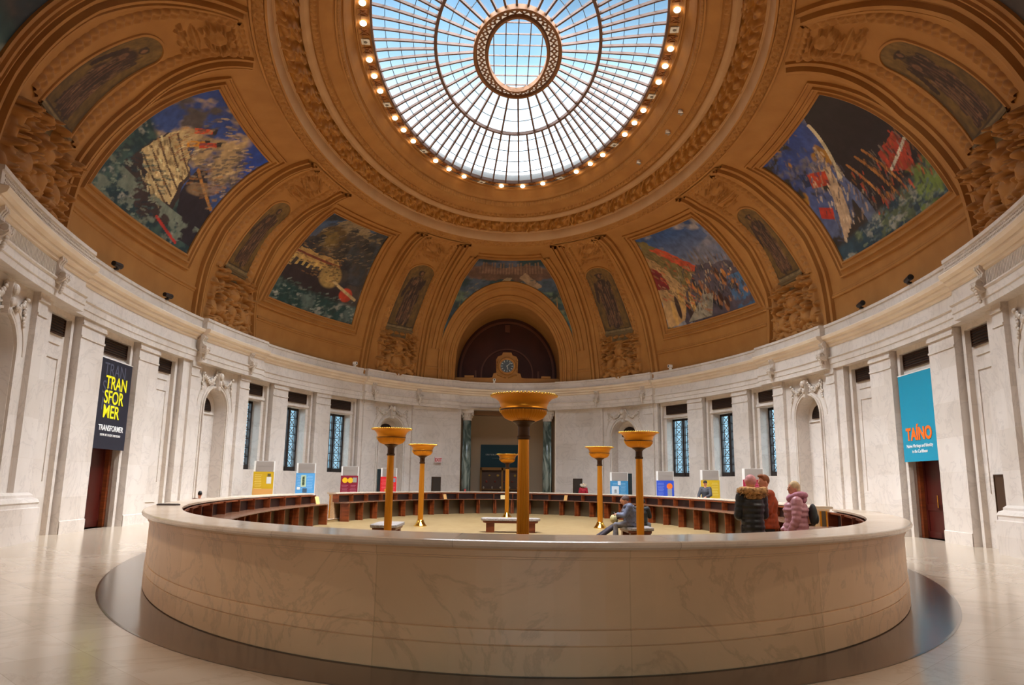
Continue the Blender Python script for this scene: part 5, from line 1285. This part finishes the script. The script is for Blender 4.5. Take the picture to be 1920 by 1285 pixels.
bp_ = make_bench(); bp_.location = (-.02, 1.3, ZI); tag(bp_, 'wooden bench with speckled seat behind the nearest lamp, seen from the side', 'bench')
o = copy_tree(bp_); o.location = (-3.82, -3.08, ZI); o.rotation_euler = (0, 0, pi / 2); tag(o, 'wooden bench with speckled seat seen end on behind the left lamp pole', 'bench')
o = copy_tree(bp_); o.location = (3.72, -3.08, ZI); o.rotation_euler = (0, 0, pi / 2); tag(o, 'wooden bench with speckled seat under the seated people', 'bench')

# ------------------------------------------------------------------ information panels on the walkway
KI = [(-11.06, 7.94, 2.47, (196, 158, 10), 'yellow', 'left wall, nearest the arch'), (-9.79, 10.37, 2.46, (84, 160, 216), 'light blue', 'left wall between yellow and maroon panels'),
      (-8.24, 13.28, 2.39, (132, 16, 44), 'maroon', 'left wall with two gold discs'), (-6.61, 16.09, 2.38, (222, 20, 30), 'bright red', 'left wall behind the lamp pole'),
      (6.27, 15.99, 2.31, (56, 132, 178), 'teal blue', 'right of the far entrance, widest panel'), (8.11, 12.59, 2.34, (44, 78, 190), 'royal blue', 'right wall with an orange disc'),
      (9.75, 10.12, 2.37, (196, 162, 14), 'mustard', 'right wall behind the man in the dark cap'), (10.7, 6.69, 2.39, (150, 10, 50), 'crimson', 'right wall behind the woman in the pink hat')]
for i, (x, y, zt, c, cn, where) in enumerate(KI):
    rz = -math.atan2(x - CAMX, y - CAMY) + (-.12 if x < 0 else .12); w = .88 if i != 4 else 1.0
    r = empty('information_panel', (x, y, 0), rz, label='%s information panel with grey header, %s' % (cn, where), cat='information panel')
    mb = MB(); mb.box((0, 0, zt / 2), (w, .22, zt)); mb.build('column_body', M_WHITE, r)
    mb = MB(); mb.box((.03, -.115, zt - .24), (w - .12, .02, .46)); mb.box((.03, -.13, zt - .22), (w - .2, .005, .03)); mb.build('header', M_GREY, r)
    mb = MB(); mb.box((0, -.13, (zt - .48) / 2), (w, .04, zt - .48)); mb.build('poster', mat('poster_%d' % i, S(*c), .5), r)
    lt = mat('poster_text_%d' % i, S(*[min(255, int(q * .6 + 110)) for q in c]), .5); mb = MB(); rs = random.Random(i)
    ys = zt - .62
    cols = ((-.22, .34),) if i in (0, 5) else ((-.22, .34), (.22, .34))
    for cx_, cw in cols:
        for k in range(9): mb.box((cx_ + rs.uniform(-.02, .0), -.153, ys - (.0 if i != 2 else .35) - .075 * k), (cw * rs.uniform(.7, 1), .005, .018))
    mb.build('printed_text', lt, r)
    def disc(x_, z_, rr, m, nm='picture'):
        mb = MB(); mb.add([(x_ + rr * math.cos(2 * pi * q / 24), -.158, z_ + rr * math.sin(2 * pi * q / 24)) for q in range(24)], [tuple(range(24))]); mb.build(nm, m, r)
    def pict(x_, z_, w_, h_, rgb):
        mb = MB(); mb.box((x_, -.156, z_), (w_, .006, h_)); mb.build('picture', mat('pic_%d_%d_%d' % rgb, S(*rgb), .5), r)
    if i == 2: disc(-.22, zt - .72, .14, mat('gold_disc', S(236, 186, 20), .5)); disc(.06, zt - .72, .14, MAT['gold_disc']); pict(.28, zt - .70, .2, .24, (150, 150, 140))
    if i == 5: disc(.22, zt - .76, .15, mat('orange_disc', S(240, 120, 30), .5)); pict(.22, zt - 1.2, .22, .6, (150, 150, 156))
    if i == 0: pict(.24, zt - .85, .2, .3, (214, 214, 210)); pict(.24, zt - .62, .14, .12, (90, 80, 40)); pict(0, zt - 1.36, w - .04, .26, (206, 150, 80))
    if i == 1: pict(-.08, zt - .85, .24, .56, (190, 206, 170)); pict(-.08, zt - .85, .12, .42, (50, 84, 50)); pict(-.3, zt - 1.2, .14, .12, (230, 230, 224)); pict(0, zt - 1.3, .2, .2, (70, 90, 110))
    if i == 3: pict(.24, zt - .66, .3, .22, (130, 140, 160)); pict(-.1, zt - 1.25, .18, .2, (220, 180, 40)); pict(.14, zt - 1.2, .2, .3, (214, 214, 214))
    if i == 4: pict(-.22, zt - .98, .40, .42, (206, 214, 220)); pict(.0, zt - .60, .16, .22, (214, 220, 224)); pict(-.2, zt - 1.05, .12, .2, (60, 60, 60)); 
    if i in (3, 4): mb = MB(); xx = (-.54 if i == 3 else .62); mb.box((xx, .05, zt / 2 - .03), (.24, .12, zt - .06)); mb.build('side_screen', mat('dark_teal_side', S(24, 40, 44), .3), r)
# cards and small things on desks and counter
def on_ring(t, a, b, z, dx=0): r_ = rad(t); return (a * math.sin(r_), b * math.cos(r_), z)
def card(t, z, w, h, rgb, label, a=7.9, b=18.6, tilt=.25):
    r = empty('notice_card', on_ring(t, a, b, z), rzat(t, a, b)); mb = MB(); R = Matrix.Rotation(-tilt, 3, 'X'); mb.box(R @ Vector((0, 0, h / 2)), (w, .012, h), R); mb.build('card', mat('card_%d' % rgb[0], S(*rgb), .6), r)
    mb = MB(); mb.bar((0, .02, .02), (0, .12, 0), .05, .01); mb.build('foot', M_WOOD, r); tag(r, label, 'notice card')
card(-76.8, .705, .42, .30, (232, 196, 120), 'cream notice card at the end of the left desk by the gate')
card(-1.5, .705, .26, .24, (222, 198, 140), 'cream notice card on the far desk left of the nearest lamp')
card(-26, .705, .24, .28, (214, 160, 96), 'tan notice card on the far desk behind the left lamp')
card(25.0, .705, .24, .30, (206, 156, 90), 'tan notice card on the far desk left of the seated people')
r = empty('leaflet_tray', (-6.70, -11.95, 1.12), rad(0), label='flat grey leaflet tray on the left bend of the counter top', cat='tray'); mb = MB(); mb.box((0, 0, .012), (.36, .20, .024)); mb.build('tray', mat('slate_tray', S(72, 66, 66), .4), r); mb = MB(); mb.box((0, 0, .028), (.32, .16, .008)); mb.build('leaflet', mat('leaflet', S(120, 116, 116), .5), r)
r = empty('small_red_box', (-2.45, 18.6, 1.12), 0, label='tiny red box on the far counter top left of the far entrance', cat='box'); mb = MB(); mb.box((0, 0, .07), (.12, .10, .14)); mb.build('box', mat('dull_red', S(140, 50, 40), .5), r); mb = MB(); mb.box((0, 0, .15), (.13, .11, .02)); mb.build('lid', M_WOODD, r)

# ------------------------------------------------------------------ people
SKIN = noisy('skin', S(222, 160, 130), S(214, 148, 118), 8, .5)
def remesh(o, vox, sm=3):
    m = o.modifiers.new('r', 'REMESH'); m.mode = 'VOXEL'; m.voxel_size = vox; m.use_smooth_shade = True
    s_ = o.modifiers.new('s', 'SMOOTH'); s_.factor = .5; s_.iterations = sm
def limb(mb, pts, rs_, k=12):
    mb.tube(pts, list(rs_), k)
    for p, r_ in ((pts[0], rs_[0]), (pts[-1], rs_[-1])): mb.ell(p, (r_, r_, r_), nu=k, nv=8)
    for p, r_ in zip(pts[1:-1], rs_[1:-1]): mb.ell(p, (r_ * .99,) * 3, nu=k, nv=8)
def hand(mb, w, d, palm_n, side, curl=.5):
    w = Vector(w); d = Vector(d).normalized(); pn = Vector(palm_n).normalized(); x = d.cross(pn).normalized() * side
    R = Matrix((x, d, pn)).transposed(); mb.ell(w + d * .045, (.040, .052, .018), R, 12, 8); limb(mb, [w - d * .03, w + d * .02], (.028, .026), 8)
    for i, (q, L) in enumerate(((-.028, .058), (-.010, .068), (.010, .064), (.027, .05))):
        b = w + d * .085 + x * q; c = b + (d * math.cos(curl * .6) - pn * math.sin(curl * .6)) * L * .5; e_ = c + (d * math.cos(curl * 1.7) - pn * math.sin(curl * 1.7)) * L * .5; limb(mb, [b, c, e_], (.0095, .009, .0075), 6)
    b = w + d * .03 - x * .035; c = b + (d * .6 - x * .7).normalized() * .035; e_ = c + (d * .9 - x * .1 - pn * .4).normalized() * .028; limb(mb, [b, c, e_], (.012, .0105, .009), 6)
def yaw(p, c, a): p = Vector(p) - Vector(c); return Vector((p.x * math.cos(a) - p.y * math.sin(a), p.x * math.sin(a) + p.y * math.cos(a), p.z)) + Vector(c)
STAND = dict(pel=(0, 0, .95), chest=(0, .0, 1.28), neck=(0, 0, 1.47), head=(0, .02, 1.63), shL=(-.18, 0, 1.41), shR=(.18, 0, 1.41), elL=(-.25, -.02, 1.13), elR=(.25, -.02, 1.13), wrL=(-.24, .12, .90), wrR=(.24, .12, .90),
             hipL=(-.09, 0, .92), hipR=(.09, 0, .92), knL=(-.11, .02, .50), knR=(.11, .02, .50), anL=(-.12, -.02, .08), anR=(.12, -.02, .08))
def person(loc, rz, sc, label, pose=None, look=0.0, top=None, topc='jacket', puffy=0, trous=None, hairm=None, hair='short', coat_len=.12, extras=None, shoes=None, thick=1.0):
    J = {k: Vector(v) for k, v in {**STAND, **(pose or {})}.items()}
    root = empty('person', loc, rz, label=label, cat='person'); root.scale = (sc, sc, sc)
    mb = MB(); H = J['head']; nk = J['neck']; pe = J['pel']; ch = J['chest']
    mb.tube([pe - Vector((0, 0, .02)), (pe + ch) / 2, ch, nk - Vector((0, 0, .06))], [.13, .12, .14, .07], 14)
    for s_ in ('L', 'R'):
        limb(mb, [J['sh' + s_], J['el' + s_], J['wr' + s_]], (.055, .042, .028)); limb(mb, [J['hip' + s_], J['kn' + s_], J['an' + s_]], (.085, .058, .04)); limb(mb, [ch + Vector((0, 0, .08)), J['sh' + s_]], (.08, .055)); limb(mb, [pe, J['hip' + s_]], (.1, .085))
        sd = 1 if s_ == 'R' else -1; d = (J['wr' + s_] - J['el' + s_]).normalized(); hand(mb, J['wr' + s_] + d * .02, d, Vector((0, 0, 1)) if abs(d.z) < .8 else Vector((sd, 0, 0)), sd)
        f = J['an' + s_]; mb.ell(f + Vector((0, .06, -.045)), (.045, .12, .035), nu=12, nv=8)
    limb(mb, [nk - Vector((0, 0, .05)), H - Vector((0, .01, .06))], (.056, .052))
    hb = len(mb.v); mb.ell(H, (.073, .090, .112), nu=20, nv=14); mb.ell(H + Vector((0, .022, -.058)), (.052, .062, .056), nu=14, nv=10)
    mb.tube([H + Vector((0, .082, .018)), H + Vector((0, .100, -.022))], [.009, .016], 8); mb.ell(H + Vector((0, .098, -.024)), (.017, .016, .012), nu=8, nv=6)
    for s_ in (-1, 1): mb.ell(H + Vector((s_ * .074, -.005, -.005)), (.010, .020, .030), nu=8, nv=6)
    for z_ in (-.055, -.066): mb.ell(H + Vector((0, .080, z_)), (.024, .010, .006), nu=8, nv=6)
    for i in range(hb, len(mb.v)): mb.v[i] = tuple(yaw(mb.v[i], H, look))
    o = mb.build('body', SKIN, root, smooth=True); remesh(o, .010, 2)
    me = MB()
    for s_ in (-1, 1): me.ell(yaw(H + Vector((s_ * .028, .083, .012)), H, look), (.011, .008, .007), nu=8, nv=6)
    me.build('eyes', mat('eye_dark', S(40, 30, 26), .3), root, smooth=True)
    me = MB(); me.ell(yaw(H + Vector((0, .086, -.0605)), H, look), (.020, .006, .005), nu=8, nv=6); me.build('lips', mat('lips', S(170, 84, 76), .5), root, smooth=True)
    def puff(pts, rs_, amp):   # ring loft with quilting
        P = [Vector(p) for p in pts]; L = [0]
        for a, b in zip(P, P[1:]): L.append(L[-1] + (b - a).length)
        n_ = max(8, int(L[-1] / .018)); outp = []; outr = []
        for i in range(n_ + 1):
            s_ = L[-1] * i / n_; q = Vector([float(np.interp(s_, L, [p[c] for p in P])) for c in range(3)]); outp.append(q); outr.append(float(np.interp(s_, L, rs_)) + amp * (abs(math.sin(pi * s_ / .085)) - .5))
        return outp, outr
    amp = .018 * puffy
    jt = MB(); hem = pe - Vector((0, 0, coat_len)) if J['knL'].z < pe.z - .3 else pe - Vector((0, -.02, .04)); k = thick
    pts, rr = puff([hem, pe, (pe + ch) / 2, ch, ch + Vector((0, 0, .10)), nk - Vector((0, 0, .03))], [.185 * k, .175 * k, .16 * k, .185 * k, .15 * k, .085], amp); jt.tube(pts, rr, 20)
    for s_ in ('L', 'R'):
        pts, rr = puff([J['sh' + s_], J['el' + s_], J['wr' + s_]], [.082 * k, .066 * k, .052 * k], amp * .7); jt.tube(pts, rr, 14); jt.ell(J['sh' + s_], (.085 * k,) * 3, nu=14, nv=10); jt.ell(J['el' + s_], (.066 * k,) * 3, nu=12, nv=8); limb(jt, [ch + Vector((0, 0, .07)), J['sh' + s_]], (.12 * k, .08 * k))
    o = jt.build(topc, top, root, smooth=True); remesh(o, .013, 1)
    tr = MB()
    for s_ in ('L', 'R'): limb(tr, [J['hip' + s_], J['kn' + s_], J['an' + s_] + Vector((0, 0, .03))], (.108, .078, .060)); limb(tr, [pe, J['hip' + s_]], (.125, .108))
    o = tr.build('trousers', trous, root, smooth=True); remesh(o, .014, 2)
    for s_ in ('L', 'R'):
        sh = MB(); f = J['an' + s_]; sh.ell(f + Vector((0, .07, -.042)), (.052, .14, .036), nu=16, nv=8); limb(sh, [f + Vector((0, -.01, -.03)), f + Vector((0, -.01, .03))], (.048, .05)); sh.build('shoe', shoes or M_BLACK, root, smooth=True)
    if hairm:
        hm = MB()
        if hair == 'short':
            hm.ell(H + Vector((0, -.016, .030)), (.080, .092, .098), nu=20, nv=12); hm.ell(H + Vector((0, .05, .098)), (.060, .050, .034), nu=14, nv=8)
        elif hair == 'bun': hm.ell(H + Vector((0, -.018, .028)), (.084, .095, .100), nu=20, nv=12); hm.ell(H + Vector((0, -.06, -.05)), (.075, .055, .09), nu=16, nv=10)
        elif hair == 'long': hm.ell(H + Vector((0, -.018, .022)), (.088, .098, .106), nu=20, nv=12); hm.ell(H + Vector((0, -.065, -.08)), (.085, .05, .14), nu=16, nv=10)
        elif hair == 'beanie':
            hm.ell(H + Vector((0, -.008, .040)), (.088, .103, .100), nu=24, nv=14); hm.lathe([(.090, 0), (.098, .012), (.096, .045), (.088, .055)], tuple(H + Vector((0, -.006, .012))), 24)
        elif hair == 'cap': hm.ell(H + Vector((0, -.006, .048)), (.084, .098, .076), nu=20, nv=12); hm.ell(H + Vector((0, .11, .045)), (.055, .06, .010), nu=14, nv=6)
        for i, q in enumerate(hm.v): hm.v[i] = tuple(yaw(q, H, look))
        # keep the face clear
        o = hm.build('hat' if hair in ('beanie', 'cap') else 'hair', hairm, root, smooth=True)
    if extras: extras(root, J)
    return root
def col(name, rgb, rough=.7): return noisy(name, S(*rgb), S(*[int(q * .82) for q in rgb]), 14, rough)
def hood(name, m, r_=.13, th=.045, fur=0.0, dz=-.10, dy=-.05, rgbs=None):
    def f(root, J):
        mb = MB(); c = J['head'] + Vector((0, dy, dz)); rs = random.Random(4)
        n_ = 28; pts = [c + Vector((r_ * 1.25 * math.cos(2 * pi * i / n_), r_ * math.sin(2 * pi * i / n_), .02 * math.cos(4 * pi * i / n_) - .03 * math.sin(2 * pi * i / n_))) for i in range(n_ + 1)]
        mb.tube(pts, th, 12); mb.ell(c + Vector((0, -.07, -.05)), (r_ * 1.05, .09, .09), nu=16, nv=10)
        if fur:
            for i in range(500):
                a = rs.uniform(0, 2 * pi); b = rs.uniform(0, 2 * pi); p = c + Vector((r_ * 1.25 * math.cos(a), r_ * math.sin(a), 0)); nn_ = (Vector((math.cos(a), math.sin(a), 0)) * math.cos(b) + Vector((0, 0, math.sin(b)))); q = p + nn_ * th * .8
                mb.bar(q, q + nn_ * fur + Vector((rs.uniform(-.01, .01), rs.uniform(-.01, .01), -.01)), .006, .004)
        mb.build(name, m, root, smooth=True)
    return f
def both(*fs):
    def f(root, J):
        for q in fs: q(root, J)
    return f
arms_front = dict(elL=(-.26, .04, 1.16), elR=(.26, .04, 1.16), wrL=(-.10, .26, 1.08), wrR=(.10, .26, 1.08))
person((4.02, -13.0, ZI), rad(8), 1.095, 'person from behind in a black puffer coat with tan fur hood and pink knitted hat', pose=dict(elL=(-.225, .03, 1.12), elR=(.225, .03, 1.12), wrL=(-.10, .26, 1.08), wrR=(.10, .26, 1.08)), top=col('black_nylon', (44, 44, 46), .4), topc='coat', puffy=1, trous=col('dark_jeans', (34, 36, 46)), hairm=col('pink_knit', (232, 160, 160)), hair='beanie', coat_len=.40, thick=1.06, extras=hood('fur_hood', noisy('tan_fur', S(226, 176, 112), S(120, 80, 46), 22, .9), .150, .062, .035, -.14, -.05))
person((4.62, -12.0, ZI), rad(92), 1.115, 'man with short ginger hair in a rust orange jacket standing side on', pose=dict(elL=(-.24, .06, 1.14), elR=(.24, .06, 1.14), wrL=(-.08, .27, 1.10), wrR=(.10, .27, 1.06)), look=rad(8), top=col('rust_cloth', (176, 70, 22)), puffy=.35, trous=col('black_trousers', (22, 20, 24)), hairm=col('ginger_hair', (150, 84, 40)), hair='short', coat_len=.10, thick=1.12)
def backpack(root, J):
    mb = MB(); c = J['chest'] + Vector((0, -.27, -.08)); mb.ell(c, (.12, .07, .18), nu=16, nv=12); mb.ell(c + Vector((0, -.05, -.06)), (.09, .04, .09), nu=12, nv=8); o = mb.build('backpack', col('grey_backpack', (70, 76, 78)), root, smooth=True)
person((4.76, -13.1, ZI), rad(76), 1.045, 'blonde person in a long shiny pink puffer coat with a grey backpack', pose=dict(elL=(-.25, .03, 1.12), elR=(.25, .03, 1.12), wrL=(-.22, .14, .88), wrR=(.18, .20, .90)), look=rad(18), top=noisy('pink_nylon', S(214, 156, 164), S(196, 136, 146), 12, .32), topc='coat', puffy=1, trous=col('grey_trousers', (90, 86, 92)), hairm=col('blonde_hair', (226, 196, 150)), hair='bun', coat_len=.40, thick=1.12, extras=both(backpack, hood('pink_hood', noisy('pink_hood_fleece', S(206, 140, 160), S(180, 120, 140), 24, .8), .125, .052, 0, -.125, -.05)))
person((8.95, 8.0, 0), rad(150), 1.06, 'person in a dark cap and charcoal jacket behind the far right counter', pose=dict(wrL=(-.10, .34, 1.06), elL=(-.25, .12, 1.14), wrR=(.22, .30, 1.04), elR=(.27, .10, 1.13)), top=col('charcoal_cloth', (60, 60, 66)), trous=col('dark_jeans2', (40, 44, 56)), hairm=mat('black_cap', S(20, 20, 22), .7), hair='cap')
person((4.75, 20.25, 0), rad(170), .96, 'small light haired person in a red top behind the far counter', top=col('red_knit', (190, 30, 50)), topc='sweater', trous=col('navy_cloth', (40, 50, 70)), hairm=col('pale_hair', (236, 214, 180)), hair='long', thick=1.1, extras=hood('fluffy_hood', col('pale_fleece', (230, 214, 190)), .12, .075, 0, .0, -.02))
person((-9.1, -4.3, 0), rad(20), .73, 'dark haired child mostly hidden behind the left bend of the counter', top=col('brown_knit', (120, 90, 70)), topc='sweater', trous=col('dark_jeans3', (50, 54, 66)), hairm=mat('black_hair', S(24, 18, 16), .6), hair='short')
SIT = dict(pel=(0, 0, .60), chest=(0, .06, .93), neck=(0, .10, 1.12), head=(0, .17, 1.26), shL=(-.18, .07, 1.06), shR=(.18, .07, 1.06), elL=(-.23, .20, .82), elR=(.23, .20, .82), wrL=(-.07, .42, .84), wrR=(.07, .42, .84),
           hipL=(-.10, .03, .57), hipR=(.10, .03, .57), knL=(-.13, .46, .56), knR=(.13, .46, .54), anL=(-.13, .44, .10), anR=(.13, .50, .10))
def phone(root, J):
    mb = MB(); mb.box((J['wrL'] + J['wrR']) / 2 + Vector((0, .10, .03)), (.08, .02, .15), Matrix.Rotation(-.5, 3, 'X')); mb.build('phone', M_BLACK, root)
person((3.50, -3.72, ZI), rad(84), 1.02, 'seated person in a slate blue hooded jacket and grey jeans looking at a phone', pose=SIT, top=col('slate_blue_cloth', (112, 118, 142)), trous=col('grey_jeans', (128, 126, 136)), hairm=col('grey_beanie', (104, 84, 84)), hair='beanie', thick=1.18, extras=both(phone, hood('hood', col('slate_hood', (118, 126, 150)), .10, .045, 0, -.15, -.07)), shoes=col('dark_shoes', (50, 44, 44)))
SIT2 = dict(SIT); SIT2.update(knL=(-.12, .46, .50), knR=(.12, .50, .46), anL=(-.10, .92, .13), anR=(.12, .98, .13), wrL=(-.08, .40, .74), wrR=(.08, .40, .74))
def bag(root, J):
    mb = MB(); c = Vector((0, .46, .70)); mb.ell(c, (.16, .13, .14), nu=16, nv=12); mb.build('bag', col('cream_bag', (212, 196, 140)), root, smooth=True); mb = MB(); mb.tube([c + Vector((.10 * math.cos(a), 0, .10 + .10 * math.sin(a))) for a in [pi * i / 10 for i in range(11)]], .012, 8); mb.build('bag_handle', M_WOODD, root)
person((3.55, -3.0, ZI), rad(90), 1.0, 'seated person beyond the blue jacket, dark legs outstretched, cream bag on lap', pose=SIT2, top=col('brown_cloth', (86, 66, 62)), trous=col('plum_trousers', (62, 50, 62)), hairm=col('brown_hair', (88, 62, 50)), hair='long', extras=bag)
person((3.98, -2.75, ZI), rad(-25), .94, 'seated person in black and light blue jeans, half hidden by a lamp pole', pose=SIT, top=col('black_cloth', (34, 36, 38)), trous=col('light_jeans', (130, 150, 186)), hairm=mat('black_beanie', S(28, 26, 28), .7), hair='beanie', thick=1.1)
